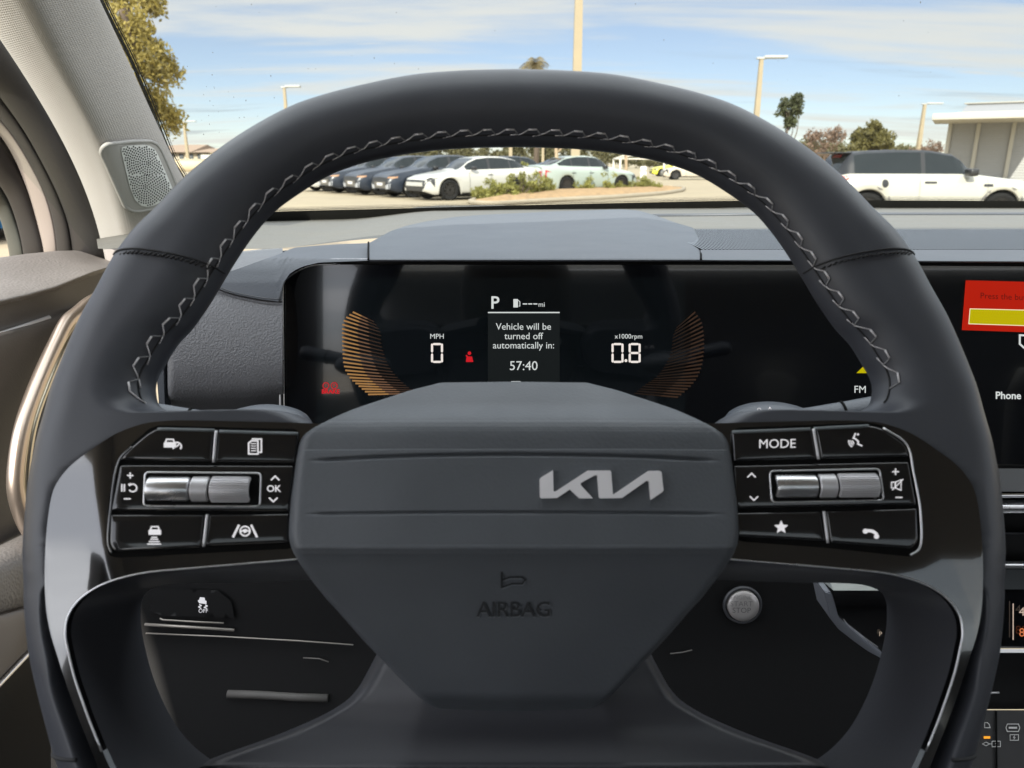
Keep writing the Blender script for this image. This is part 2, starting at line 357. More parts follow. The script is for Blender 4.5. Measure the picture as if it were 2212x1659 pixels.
# cross-stitching down the inside of the rim (from crotch to crotch over the top)
n_half = 17 * 7
def station_by_len(s_m, sign):
    pass
arc = [0.]; order = list(range(n_half, -1, -1)) + [len(full) - k for k in range(1, n_half + 1)]
for a, b in zip(order[:-1], order[1:]): arc.append(arc[-1] + np.linalg.norm(Ic[b] - Ic[a]))
arc = np.array(arc)
def st_pt(s, d, lift=.0006):
    d = d * DSC(s)
    i = min(max(np.searchsorted(arc, s) - 1, 0), len(order) - 2); f = (s - arc[i]) / (arc[i + 1] - arc[i] + 1e-9); a, b = order[i], order[i + 1]
    return lerp(rim_pt(a, d, lift), rim_pt(b, d, lift), min(max(f, 0), 1))
VV = np.array([Ic[k][1] for k in order]); DSC = lambda s: (lambda v: lerp(lerp(.42, .55, float(ss(.0, .05, v))), .24, float(ss(.03, .135, v))))(np.interp(s, arc, VV))
light, dark = MB(), MB(); P_ST = .0091
for k in range(int(arc[-1] / P_ST)):
    s = (k + .2) * P_ST; q = random.Random(k)
    j = lambda a: a + q.uniform(-.0003, .0003)
    light.tube([st_pt(s + P_ST * .30, .0074), st_pt(s + P_ST * .68, .0074 + q.uniform(-.0003, .0003))],   .00038, 6)
    light.tube([st_pt(s + P_ST * .30, .0074), st_pt(s + P_ST * .02, j(.0042)), st_pt(s - P_ST * .14, j(.0034))], .00024, 5)
    light.tube([st_pt(s - P_ST * .14, .0034), st_pt(s - P_ST * .50, j(.0028))], .00028, 5)
    dark.tube([st_pt(s + P_ST * .68, .0074), st_pt(s + P_ST * .86, .0034)], .00028, 5)
light.build('cross_stitching', M_thread, wheel); dark.build('seam_thread', M_thread_m, wheel)
seam = MB().tube([st_pt(s, .0036, .0002) for s in np.linspace(0, arc[-1], 240)], .0004, 5); seam.build('inner_seam', M_thread_d, wheel)
# seams running across the rim
def nearest_k(px, py):
    q = wpx(px, py); return int(np.argmin(np.linalg.norm(Oc - q, axis=1)))
def cross_seam(ka, kb, name):
    mb = MB(); Q = []
    for t in np.linspace(.0, 1, 26):
        k = lerp(ka, kb, t); k0 = int(k) ; f = k - k0; o, i = lerp(Oc[k0 % len(full)], Oc[(k0 + 1) % len(full)], f), lerp(Ic[k0 % len(full)], Ic[(k0 + 1) % len(full)], f)
        L = np.linalg.norm(i - o); r = min(R_RIM, L / 2); d = t * L; p = o + (i - o) * t
        Q.append(W(p[0], p[1], H_RIM * ell(d, r) * ell(L - d, r)))
    mb.tube(Q, .0007, 6, flat=.6); st = MB(); q = random.Random(3)
    for a in np.linspace(4, 23, 20):
        c = np.array(Q[int(a)]) + WN * .0006 - WV * .0022; st.tube([c, c + WX * .0016 + WV * q.uniform(.0006, .0012)], .0004, 4)
    o = mb.build(name, M_thread_d, wheel); st.build('dark_stitches', M_thread_d, o); return o
kl = nearest_k(246, 552); kl2 = kl - 9
cross_seam(kl, kl2 - 1, 'rim_seam'); n_all = len(full); cross_seam(n_all - kl, n_all - kl2 + 1, 'rim_seam')
for s_ in (1, -1):
    kb = nearest_k(119, 1617); kb = kb if s_ == 1 else n_all - kb; o, i = Oc[kb], Ic[kb]; L = np.linalg.norm(i - o)
    MB().tube([W(*(o + (i - o) * t), H_RIM * ell(t * L, R_RIM) + .0001) for t in np.linspace(.02, .9, 14)], .0007, 6).build('rim_seam', M_thread_d, wheel)

def wsheet(name, polypx, h0, m, parent, hfun, step=.0035, rings=(), skirt=.003, edge_r=0, edge_h=0, dens=.003, rnd=0, local_poly=None, smooth_n=False):
    poly = wpoly(polypx, h0) if local_poly is None else local_poly
    if rnd: poly = round_poly(poly, rnd)
    poly = densify(poly, dens); v, f, nb = sheet2d(poly, step, rings); h = hfun(v)
    if edge_r: h = h - edge_h * (1 - ell(dist_poly(v, poly), edge_r))
    V = list(W(v[:, 0], v[:, 1], h)); f = [list(t) for t in f]
    if skirt:
        b = len(V); V += list(W(v[:nb, 0], v[:nb, 1], h[:nb] - skirt)); area = np.sum(v[:nb, 0] * np.roll(v[:nb, 1], -1) - np.roll(v[:nb, 0], -1) * v[:nb, 1])
        for i in range(nb):
            j = (i + 1) % nb; q = [i, b + i, b + j, j]; f.append(q if area > 0 else q[::-1])
    o = mesh(name, V, f, m, parent, True, angle=None if smooth_n else 50)
    if smooth_n:                                   # exact surface normals, so that reflections run smoothly
        e = 4e-4; hh = hfun
        gx = (hh(v + [e, 0]) - hh(v - [e, 0])) / (2 * e); gy = (hh(v + [0, e]) - hh(v - [0, e])) / (2 * e)
        pass
        N_ = WN[None] - gx[:, None] * WX - gy[:, None] * WV; N_ /= np.linalg.norm(N_, axis=1)[:, None]; N_ = np.vstack([N_, N_[:nb]]) if skirt else N_
        o.data.normals_split_custom_set_from_vertices([tuple(n) for n in N_])
    return o

TRIM_IN = [(300,1720),(262,1655),(224,1568),(203,1512),(182,1449),(171,1403),(164,1362),(170,1326),(192,1293),(238,1261),(315,1237),(420,1226),(530,1217),(640,1208),(690,1202)]
htrim = lambda P: hbase(P) + .0010
for side in (0, 1):
    f_ = (lambda p: p) if side == 0 else mir
    out = spline(wpoly(f_(TRIM_OUT), .011), 4); inn = spline(wpoly(f_(TRIM_IN), .009), 4)
    tr = wsheet('spoke_trim', None, 0, M_gloss, wheel, htrim, step=.0022, smooth_n=True, local_poly=np.vstack([out, inn]), dens=.0022, edge_r=.0012, edge_h=.0010, rings=(.0006, .0013))
    e = inn[6:]; MB().tube(W(e[:, 0], e[:, 1], htrim(e) - .0006), .0004, 6).build('trim_edge', M_chrome, tr)
# rear liner seen inside the lower openings
LA = [(300,1720),(262,1655),(224,1568),(203,1512),(182,1449),(171,1403),(164,1362),(170,1326),(192,1293),(238,1261),(315,1237),(420,1226),(530,1217),(640,1208),(720,1200)]
LB = [(520,1680),(430,1622),(386,1575),(352,1515),(330,1460),(316,1410),(306,1360),(304,1330),(306,1300),(316,1280),(345,1266),(420,1258),(530,1257),(640,1254),(740,1250)]
for side in (0, 1):
    f_ = (lambda p: p) if side == 0 else mir
    A = spline(wpoly(f_(LA), .006), 5); B = spline(wpoly(f_(LB), -.036), 5); ha = htrim(A) - .0014; rows = []
    for t in np.linspace(0, 1, 9):
        p = lerp(A, B, t * .9); h = lerp(ha, -.020, t**1.6); rows.append(W(p[:, 0], p[:, 1], h))
    for t in np.linspace(.2, 1, 5): p = lerp(A, B, .9 + .1 * t); rows.append(W(p[:, 0], p[:, 1], -.020 - .016 * t))
    g = np.array(rows); MB().grid(g if side == 0 else g[:, ::-1]).build('opening_liner', M_liner, wheel)

# airbag cover

HUBL = [(824,930),(828,903),(838,862),(851,823),(866,776),(880,733),(893,704),(906,678),(920,655),(934,640),(954,630),(990,624),(1024,620),(1080,613),(1124,610),(1160,609),(1180,613),(1198,620),(1214,629),(1255,652),(1299,680),(1345,720),(1394,763),(1440,808),(1470,836),(1489,855),(1508,874),(1524,893),(1538,915),(1548,940),(1556,975),(1560,1010)]
HP = [(800,-.024),(824,-.018),(860,-.007),(895,.002),(912,.0060),(922,.0075),(940,.0085),(1060,.0105),(1170,.0125),(1184,.0128),(1196,.0120),(1215,.0100),(1300,.0042),(1400,-.0015),(1480,-.0062),(1505,-.0078),(1518,-.0100),(1530,-.0150),(1545,-.020),(1562,-.026)]
ys = np.unique(np.round(np.r_[np.linspace(824, 1560, 190), np.linspace(972, 1002, 40), np.linspace(1100, 1118, 24), np.linspace(910, 930, 14), np.linspace(1178, 1200, 14)], 2))
xl = np.interp(ys, [a for a, b in HUBL], [b for a, b in HUBL]) - 15 * ss(880, 950, ys) * ss(1330, 1200, ys); xl = np.convolve(np.r_[[xl[0]] * 2, xl, [xl[-1]] * 2], [.1, .2, .4, .2, .1], 'valid')
hp = np.interp(ys, [a for a, b in HP], [b for a, b in HP]) + .0055 * ss(870, 910, ys) * ss(1545, 1500, ys)
for _ in range(3): hp[1:-1] = .25 * hp[:-2] + .5 * hp[1:-1] + .25 * hp[2:]
tt = np.r_[-np.cos(np.linspace(0, math.pi, 97))]; rows = []
for y, x0, h in zip(ys, xl, hp):
    uL, v = wpx(x0, y, h); uR = wpx(2220 - x0, y, h)[0]; u = lerp(uL, uR, (tt + 1) / 2); d = np.minimum(u - uL, uR - u); x = lerp(x0, 2220 - x0, (tt + 1) / 2)
    hh = h - .022 * (1 - ell(d, .0075)) - .0025 * (1 - ss(0, .05, d))
    for (y0, dy, xa, dep, sg) in ((981.5, 13, 655, .0016, 3.2), (1106.5, 4, 645, .0010, 3.0)):
        yc = y0 + dy * ((x - 1110) / 455)**2; hh = hh - dep * np.exp(-((y - yc) / sg)**2) * ss(xa, xa + 70, x) * ss(2220 - xa, 2150 - xa, x)
    rows.append(W(u, v + 0 * u, hh))
hub = MB().grid(np.array(rows)[:, :]).build('airbag_cover', M_hub, wheel)
hub_bvh = bvh_of(hub)
# hub ring-shaped black gap behind the cover
# emblem
EM = [(610,290),(622,275),(733,208),(738,398),(745,405),(765,398),(1050,212),(1255,210),(1268,222),(1284,428),(1300,426),(1612,215),(1712,213),(1732,225),(1750,395),(1740,408),(1634,480),(1618,318),(1608,306),(1590,308),(1368,464),(1170,467),(1158,455),(1142,262),(1132,252),(1115,256),(990,325),(988,345),(1100,466),(975,467),(888,384),(770,464),(625,467),(614,455)]
EMp = [(1023 + .2334 * x, 967.75 + .2334 * y) for x, y in EM]
hE = hub_bvh
pts = [hit_px(hub_bvh, x, y, .0001) for x, y in EMp]
MB().prism([p - WN * .0006 for p in pts], WN * -.0 + WN * .0022, 0).build('emblem', M_emblem, wheel, smooth=False)
top = [np.array(p) + WN * .0018 for p in pts]
def wfn(cx, cy, sc, h=None, bvh=None, off=.0004, rot=0):
    """artwork units -> pixels about (cx,cy) -> point on the surface"""
    def fn(x, y):
        X, Y = x * math.cos(rot) - y * math.sin(rot), x * math.sin(rot) + y * math.cos(rot)
        return hit_px(bvh, cx + X * sc, cy - Y * sc, off)
    return fn
M_emboss_shade = mat('emboss_painted_shade', (.022, .024, .027), .6); M_emboss_light = mat('emboss_painted_light', (.16, .17, .185), .5)  # relief shade and lit edge painted as flat dark and pale copies
ic = Ico().text('AIRBAG', 46, 0, 0, bold=.4); ic.build('airbag_lettering', wfn(1110, 1318, 1, bvh=hub_bvh, off=.0006), M_emboss_shade, wheel)
V = MB(); icl = Ico().text('AIRBAG', 46, 0, 0, bold=.4); icl.build('airbag_lettering_lit_edge', wfn(1111, 1320, 1, bvh=hub_bvh, off=.0003), M_emboss_light, wheel)
ic = Ico().stroke([(-24, 18), (-24, -14)], 5).stroke([(-24, 2), (-6, 8), (20, 8), (26, 2), (20, -6), (-2, -6), (-24, -14)], 4); ic.build('horn_symbol', wfn(1108, 1255, 1, bvh=hub_bvh, off=.0006), M_emboss_shade, wheel); ic.build('horn_symbol_lit_edge', wfn(1109, 1257, 1, bvh=hub_bvh, off=.0003), M_emboss_light, wheel)

# lower spoke
LSL = [(1380,830),(1440,800),(1494,770),(1526,735),(1561,665),(1603,560),(1631,472),(1660,410),(1700,380),(1740,380)]
ys = np.linspace(1380, 1735, 60); xl = np.interp(ys, [a for a, b in LSL], [b for a, b in LSL])
xl = np.convolve(np.r_[[xl[0]] * 3, xl, [xl[-1]] * 3], np.ones(7) / 7, 'valid'); rows = []
HS = [(1380,-.0245),(1500,-.0235),(1560,-.0200),(1600,-.0140),(1650,-.0078),(1657,-.0056),(1664,-.011),(1680,-.018),(1735,-.026)]
tt = np.linspace(-1, 1, 81); hs_ = np.interp(ys, [a for a, b in HS], [b for a, b in HS])
for _ in range(10): hs_[1:-1] = np.where(ys[1:-1] < 1640, .25 * hs_[:-2] + .5 * hs_[1:-1] + .25 * hs_[2:], hs_[1:-1])
for y, x0, h in zip(ys, xl, hs_):
    x = lerp(x0, 2220 - x0, (tt + 1) / 2)
    xf = np.interp(y, [(1520), (1660), (1740)], [915, 872, 840]); side = np.maximum(0, xf - np.minimum(x, 2220 - x))
    hh = h + .0035 - np.minimum(side * .00004, .018); d = np.minimum(x - x0, 2220 - x0 - x); hh = hh - .012 * (1 - ell(d, 34))
    rows.append([W(*wpx(a, y, b), b) for a, b in zip(x, hh)])
MB().grid(np.array(rows)).build('lower_spoke', M_lower, wheel)

# ---- button islands
def L4(c): return [(248.85 + .2 * x, 884.8 + .2 * y) for x, y in c]
def R5(c): return [(1576 + .2 * x, 884.8 + .2 * y) for x, y in c]
M_btn = mat('button_gloss', (.010, .010, .011), .12, coat=.8, bump=(90, .03, .001))
hbtn = lambda up: (lambda P: hbase(P) + up)
def button(name, poly, rnd=.0015, m=M_btn, up=.0026, label=None):
    o = wsheet(name, poly, .0075, m, wheel, hbtn(up), step=.003, rings=(.0004, .0009, .0014), skirt=.0022, edge_r=.0014, edge_h=.0011, dens=.002, rnd=rnd)
    if label: o['label'] = label
    return o
gapL = wsheet('button_recess', L4([(60,1560),(60,1000),(140,560),(300,400),(470,240),(560,200),(2000,215),(1950,1500),(1020,1545),(150,1590)]), .0075, M_gap, wheel, hbtn(.0014), skirt=0, rnd=.003)
gapR = wsheet('button_recess', R5([(20,200),(1420,170),(1560,210),(1800,390),(1880,800),(1935,1120),(1922,1500),(1830,1580),(1000,1490),(60,1420)]), .0075, M_gap, wheel, hbtn(.0014), skirt=0, rnd=.003)
bt = {}
bt['cruise'] = button('button', L4([(182,572),(215,520),(310,425),(470,285),(560,230),(1132,236),(1106,583)]), (.001, .001, .002, .003, .003, .001, .001))
bt['pages'] = button('button', L4([(1166,240),(2000,256),(1960,584),(1135,584)]), .001)
bt['panelL'] = button('roller_panel', L4([(186,612),(1950,602),(1900,1106),(92,1106)]), .001)
bt['dist'] = button('button', L4([(92,1130),(1034,1130),(1004,1488),(130,1536),(78,1450)]), (.001, .001, .001, .003, .003))
bt['lane'] = button('button', L4([(1072,1130),(1900,1118),(1900,1440),(1026,1476)]), .001)
bt['mode'] = button('button', R5([(0,240),(826,217),(894,552),(20,572)]), .001)
bt['voice'] = button('button', R5([(850,216),(1410,196),(1530,232),(1772,412),(1800,542),(912,555)]), (.001, .002, .003, .002, .001, .001))
bt['panelR'] = button('roller_panel', R5([(20,604),(1796,578),(1878,1044),(40,1078)]), .001)
bt['star'] = button('button', R5([(40,1110),(920,1096),(978,1425),(60,1378)]), .001)
bt['phone'] = button('button', R5([(958,1095),(1880,1066),(1892,1420),(1826,1502),(1006,1442)]), (.001, .001, .003, .003, .001))
for q, pts in (('L', L4([(300,425),(170,570),(80,1110),(62,1440),(95,1540)])), ('R', R5([(1545,225),(1785,402),(1856,700),(1895,900),(1925,1110),(1915,1490),(1826,1560)]))):
    P = spline(wpoly(pts, .0085), 6); MB().tube(W(P[:, 0], P[:, 1], hbase(P) + .0022), .00042, 6).build('island_edge', M_chrome if q == 'R' else M_gloss, wheel)
for pts in (L4([(1148,244),(1118,580)]), L4([(1052,1134),(1018,1476)]), R5([(846,226),(902,550)]), R5([(958,1100),(996,1436)])):
    P = resample(wpoly(pts, .009), 8); MB().tube(W(P[:, 0], P[:, 1], hbase(P) + .0030), .00055, 6).build('button_divider', M_silver, wheel)
for k, pts in (('L', L4([(560,236),(1125,240)])), ('L', L4([(1175,250),(1980,262)])), ('R', R5([(20,246),(818,226)])), ('R', R5([(856,222),(1400,202)]))):
    P = resample(wpoly(pts, .009), 12); MB().tube(W(P[:, 0], P[:, 1], hbase(P) + .0026), .0006, 6).build('button_bevel', mat('bevel_grey', (.16, .18, .19), .3), wheel)
# rollers
def rollers(px4, parts, parent):
    (x0, y0), (x1, y1) = px4; p0, p1 = wpx(x0, (y0 + y1) / 2, .009), wpx(x1, (y0 + y1) / 2, .009); r = abs(wpx(x0, y0, .009)[1] - wpx(x0, y1, .009)[1]) / 2
    h0_, h1_ = hbase(np.array([p0, p1])) + .0008
    ax = lambda t: W(*lerp(p0, p1, t), lerp(h0_, h1_, t))
    def cyl(name, t0, t1, rad, m, teeth=0):
        d = (ax(1) - ax(0)); d /= np.linalg.norm(d); e1 = WN; e2 = np.cross(d, e1); n = 200 if teeth else 48; a = np.arange(n) * 2 * math.pi / n; rows = []
        prof = [(t0, rad * .86), (lerp(t0, t1, .02), rad * .97), (lerp(t0, t1, .05), rad), (lerp(t0, t1, .93), rad), (lerp(t0, t1, .98), rad * .95), (t1, rad * .84)]
        for t, q in prof:
            rr = q * (1 + (.045 * np.sign(np.sin(a * teeth)) if teeth and t not in (t0, t1) else 0)); rows.append(ax(t) + np.multiply.outer(rr * np.cos(a), e1) + np.multiply.outer(rr * np.sin(a), e2))
        mb = MB().grid(np.array(rows)[::-1], cv=True); mb.add([ax(t0), ax(t1)], []); return mb.build(name, m, parent, angle=25)
    for nm, t0, t1, s, m, tee in parts: cyl(nm, t0, t1, r * s, m, tee)
PL = [('rocker_switch', .015, .40, 1.0, M_chrome, 0), ('roller_ring', .415, .575, 1.02, M_silver, 0), ('knurled_roller', .59, .955, 1.02, M_silver, 34)]
for k, pa, box, rec in (('L', bt['panelL'], L4([(440,718),(1540,1010)]), L4([(425,690),(1592,690),(1580,1045),(410,1045)])), ('R', bt['panelR'], R5([(450,690),(1545,970)]), R5([(415,668),(1520,655),(1562,985),(440,1005)]))):
    wsheet('roller_well', rec, .0095, M_gap, pa, hbtn(.00285), skirt=0, rnd=.001)
    P = wpoly(rec, .0095); P = densify(round_poly(P, .0015), .002); MB().tube(W(P[:, 0], P[:, 1], hbase(P) + .0028), .00035, 6, closed=True).build('well_edge', M_chrome, pa)
    rollers(box, PL, pa)
# icons on the buttons
def wicon(name, ico, cx, cy, parent, up=.0032, sk=0.0, m=None, sc=1.0):
    def fn(x, y):
        p = wpx(cx + x * sc + y * sk, cy - y * sc, .0095); return W(p[0], p[1], hbase(np.array([p]))[0] + up)
    return ico.build(name, fn, m or M_white, parent)
car = lambda i, x, y, s: (i.poly([(x - 13*s, y - 9*s), (x + 13*s, y - 9*s), (x + 13*s, y + 1*s), (x + 10*s, y + 3*s), (x - 10*s, y + 3*s), (x - 13*s, y + 1*s)]).stroke([(x - 9*s, y + 3*s), (x - 7*s, y + 9*s), (x + 7*s, y + 9*s), (x + 9*s, y + 3*s)], 3*s))
i = car(Ico(), -5, 2, .95); i.arc(9, -4, 8.5, -40, 220, 3).stroke([(9, -4), (13, 1)], 2.6); wicon('cruise_symbol', i, 390, 964, bt['cruise'])
i = Ico().stroke([(-14, -15), (-14, 8), (-8, 13), (5, 13), (5, -15)], 3, True)
for q in (7, 2, -3, -8): i.stroke([(-9, q), (1, q)], 1.8)
i.stroke([(-6, 17), (12, 17), (12, -11), (8, -11)], 3); wicon('menu_symbol', i, 557, 967, bt['pages'])
i = Ico().stroke([(-5.5, 0), (5.5, 0)], 2.6).stroke([(0, -5.5), (0, 5.5)], 2.6); wicon('plus_symbol', i, 305, 1030, bt['panelL'])
i = Ico().stroke([(-16, -7), (-16, 7)], 2.6).stroke([(-11, -7), (-11, 7)], 2.6).arc(6, 0, 8, -150, 130, 2.8).poly([(-4, 8), (3, 10), (0, 3)]); wicon('resume_symbol', i, 304, 1056, bt['panelL'])
wicon('minus_symbol', Ico().stroke([(-6, 0), (6, 0)], 2.6), 299, 1079, bt['panelL'])
wicon('up_symbol', Ico().stroke([(-8, -4), (0, 4), (8, -4)], 3), 597, 1033, bt['panelL']); wicon('down_symbol', Ico().stroke([(-8, 4), (0, -4), (8, 4)], 3), 593, 1080, bt['panelL'])
wicon('ok_lettering', Ico().text('OK', 20, bold=.3), 594, 1056.5, bt['panelL'])
i = car(Ico(), 1, 9, .95)
for q, w in ((-5, 10), (-9, 14), (-14, 20), (-19, 26)): i.stroke([(-w / 2, q), (w / 2, q)], 2.6)
wicon('distance_symbol', i, 353, 1155, bt['dist'])
i = Ico().arc(0, 0, 10, 0, 360, 3.2, 28).stroke([(-9, -1), (0, 3), (9, -1)], 3.4).disc(0, 0, 4).stroke([(-24, -12), (-13, 12)], 4.5).stroke([(24, -12), (13, 12)], 4.5); wicon('lane_symbol', i, 535, 1147, bt['lane'])
wicon('mode_lettering', Ico().text('MODE', 27, bold=0), 1673, 961, bt['mode'])
i = Ico().stroke([(-1, 16), (-5, 6), (-1, 5), (5, -1), (4, -6), (12, -10)], 3).disc(4, 14, 2.2)
for r_ in (6, 10, 14): i.arc(0, 0, r_, 170, 240, 2.4)
wicon('voice_symbol', i, 1831, 957, bt['voice'])
wicon('up_symbol', Ico().stroke([(-8, -4), (0, 4), (8, -4)], 2.6), 1621, 1027, bt['panelR']); wicon('down_symbol', Ico().stroke([(-8, 4), (0, -4), (8, 4)], 2.6), 1626, 1077, bt['panelR'])
wicon('plus_symbol', Ico().stroke([(-6, 0), (6, 0)], 2.6).stroke([(0, -6), (0, 6)], 2.6), 1911, 1022, bt['panelR'])
i = Ico().stroke([(-12, 6), (-5, 6), (-5, -6), (-12, -6)], 2, True).stroke([(-4, -6), (7, -11), (7, 11), (-4, 6)], 2, True).stroke([(-10, -10), (11, 12)], 2); wicon('mute_symbol', i, 1915, 1050, bt['panelR'])
wicon('minus_symbol', Ico().stroke([(-6, 0), (6, 0)], 2.6), 1918, 1076, bt['panelR'])
i = Ico().poly([((15 if k % 2 == 0 else 7) * math.sin(k * math.pi / 5), (15 if k % 2 == 0 else 7) * math.cos(k * math.pi / 5)) for k in range(10)]); wicon('star_symbol', i, 1682, 1139, bt['star'])
i = Ico().arc(-2, -18, 19, 35, 105, 6.5).disc(-9, 0, 5.2).disc(13, -11, 5.2); wicon('phone_symbol', i, 1860, 1147, bt['phone'])
# ------------------------------------------------------------------ dashboard
M_dash = mat('dash_soft_grey', (.082, .091, .108), .44, bump=(1000, .35, .0004), kind='voronoi', var=.07, vscale=14)
M_dash_coarse = mat('dash_coarse_grain', (.125, .12, .106), .55, bump=(520, .5, .0009), kind='voronoi', var=.05, vscale=20)
M_pad = mat('dash_leather_pad', (.155, .157, .168), .45, bump=(850, .55, .0008), kind='voronoi', var=.05, vscale=25)
M_black = mat('matt_black_plastic', (.006, .006, .0065), .6, bump=(800, .1, .0003), spec=.2)
M_rib = mat('ribbed_grille', (.21, .23, .26), .5)
M_door = mat('door_plastic', (.075, .066, .060), .5, bump=(700, .2, .0004), kind='voronoi')
M_arm = mat('door_leather', (.175, .163, .155), .55, bump=(420, .5, .0010), kind='voronoi', var=.06, vscale=20)
M_armtop = mat('armrest_vinyl', (.170, .150, .138), .5, bump=(900, .15, .0004), var=.05, vscale=20)
M_pillar = mat('pillar_fabric', (.40, .368, .345), .85, bump=(1, .0, .001), sheen=.15)
M_warm = mat('warm_satin_metal', (.54, .45, .38), .34, metal=.9)
M_gold = mat('light_satin_metal', (.58, .52, .41), .28, metal=.9)

dash = thing('dashboard', 'blue grey padded dashboard with raised instrument hood and ribbed speaker grille', 'dashboard', (0, .6, 1.0))
# top skin
def top_z(x, y): return 1.1385 - .0095 * ss(-.10, -.22, x) - .03 * ss(-.36, -.62, x)
rows = []
for y in np.linspace(.52, 1.16, 40): rows.append([(x, lerp(y, max(y, .648), 1 - ss(-.112, -.090, x)), top_z(x, y)) for x in np.r_[np.linspace(-.55 * y, -.115, 30), np.linspace(-.112, -.088, 10), np.linspace(-.085, 1.25, 60)]])
dtop = MB().grid(np.array(rows)[:, ::-1]).build('top_skin', M_dash_coarse, dash)
# instrument hood
HT = [(796,524),(801,523),(844,499),(880,487),(922,478),(980,469),(1042,464),(1106,461),(1200,456.5),(1300,453),(1346,452),(1380,455),(1406,462),(1432,471),(1456,480),(1498,492),(1508,512),(1514,532)]
HY = [(796,.575),(801,.58),(844,.67),(922,.73),(1042,.77),(1200,.79),(1346,.78),(1406,.76),(1456,.74),(1498,.69),(1508,.625),(1514,.575)]
cx = np.interp(np.linspace(0, 1, 90), np.linspace(0, 1, len(HT)), [a for a, b in HT]); rows = []
fr = [(.0, 562.5, .4985), (.0, 560.5, .4990), (.03, 0, 0), (.08, 0, 0), (.2, 0, 0), (.35, 0, 0), (.45, 0, 0), (.50, 0, 0), (.55, 0, 0), (.7, 0, 0), (.85, 0, 0), (.95, 0, 0), (1.0, 0, 0)]
for f, py, Y in fr:
    row = []
    for x in cx:
        T = interp(x, HT); Yb = interp(x, HY)
        if py: row.append(aty(x, py, Y))
        else:
            yy = lerp(560, T, f); row.append(aty(x, yy, lerp(.5005, Yb, f**1.35)))
    rows.append(row)
rows.append([p + np.array([0, .03, -.012]) for p in rows[-1]]); rows.append([p + np.array([0, .02, -.03]) for p in rows[-1]])
hood = MB().grid(np.array([[p + np.array([0, .004, -.0012]) for p in rows[0]]] + rows)).build('instrument_hood', M_dash, dash)
hg_ = np.array(rows)
for c_ in (0, -1): MB().tube(hg_[:-2, c_] + np.array([0, -.0002, .0003]), .0007, 6).build('hood_gap', M_gap, dash)
# front ledges left and right of the hood
def ledge(name, cols, mat_, prof):
    rows = []
    for f in np.linspace(0, 1, 12):
        rows.append([aty(x, lerp(b, t, f), lerp(yb, yt, f)) for x, b, t, yb, yt in cols])
    lo = [p + np.array([0, .004, -.0012]) for p in rows[0]]
    return MB().grid(np.array([lo] + rows)).build(name, mat_, dash)
ledge('front_ledge', [(x, interp(x, [(1513,562.5),(2300,566)]), 539.5, .4985, .532) for x in np.linspace(1513.5, 2420, 40)], M_dash, None)
bars = MB(); slots = MB(); pitch = .0026
for k in range(402):
    x0 = .1355 + k * pitch; x1 = x0 + pitch * .5; ya, yb_ = .534, .702; z1, z0 = 1.1412, 1.1372
    bars.add([(x0, ya, z1), (x1, ya, z1), (x1, yb_, z1), (x0, yb_, z1), (x0, ya, z1 - .0006), (x1, ya, z1 - .0006)], [[0, 1, 2, 3], [4, 5, 1, 0]]); slots.add([(x0, ya, z0), (x0, ya, z1), (x0, yb_, z1), (x0, yb_, z0), (x1, ya, z0), (x1, ya, z1), (x1, yb_, z1), (x1, yb_, z0)], [[0, 3, 2, 1], [4, 5, 6, 7]])
gr = bars.build('speaker_grille', M_rib, dash, smooth=False); slots.build('slot_shade', M_gap, gr, smooth=False); MB().add([(.134, .532, 1.1392), (1.1, .532, 1.1392), (1.1, .703, 1.1392), (.134, .703, 1.1392)], [[0, 1, 2, 3]]).build('grille_bed', M_gap, gr)  # bar sides painted black for the shade between the ribs
for (pts, r_) in (([(1410,466),(1700,463),(2212,462.5),(2400,463)], .0024),):
    MB().tube([atz(x, y, 1.1394) for x, y in pts], r_, 6).build('rear_ridge', M_dash, dash)
HG_ = None
# left cap of the dash: padded ledge, leather pad, vent
PR = [(533,.66,634),(540,.62,560),(549,.585,505),(560,.560,470),(575,.541,440),(600,.527,400),(628,.518,380),(650,.514,370),(690,.510,362),(730,.507,357),(780,.505,356),(830,.506,357),(850,.510,357),(862,.518,357),(880,.540,357),(905,.570,357)]
rows = []
for py, Y, xl_ in PR:
    x0 = min(xl_, 600) if py < 700 else 357; x0 = interp(py, [(533,600),(545,330),(600,300),(690,340),(720,357),(905,357)])
    row = []
    for t in np.linspace(0, 1, 40):
        px = lerp(x0, 610.5, t); dy = (-.06 * (px - 622) if py < 560 else -.06 * (px - 622) * max(0, 1 - (py - 560) / 120))
        edge = .030 * (1 - ell(np.array([t * (622 - x0)]), 16))[0] if py > 640 else 0
        lift = 10 * math.exp(-((px - 622) / 60)**2) if 840 < py < 885 else 0
        row.append(aty(px, py + dy - lift, Y + edge))
    rows.append(row)
pad = MB().grid(np.array(rows)[::-1]).build('side_pad', M_pad, dash)
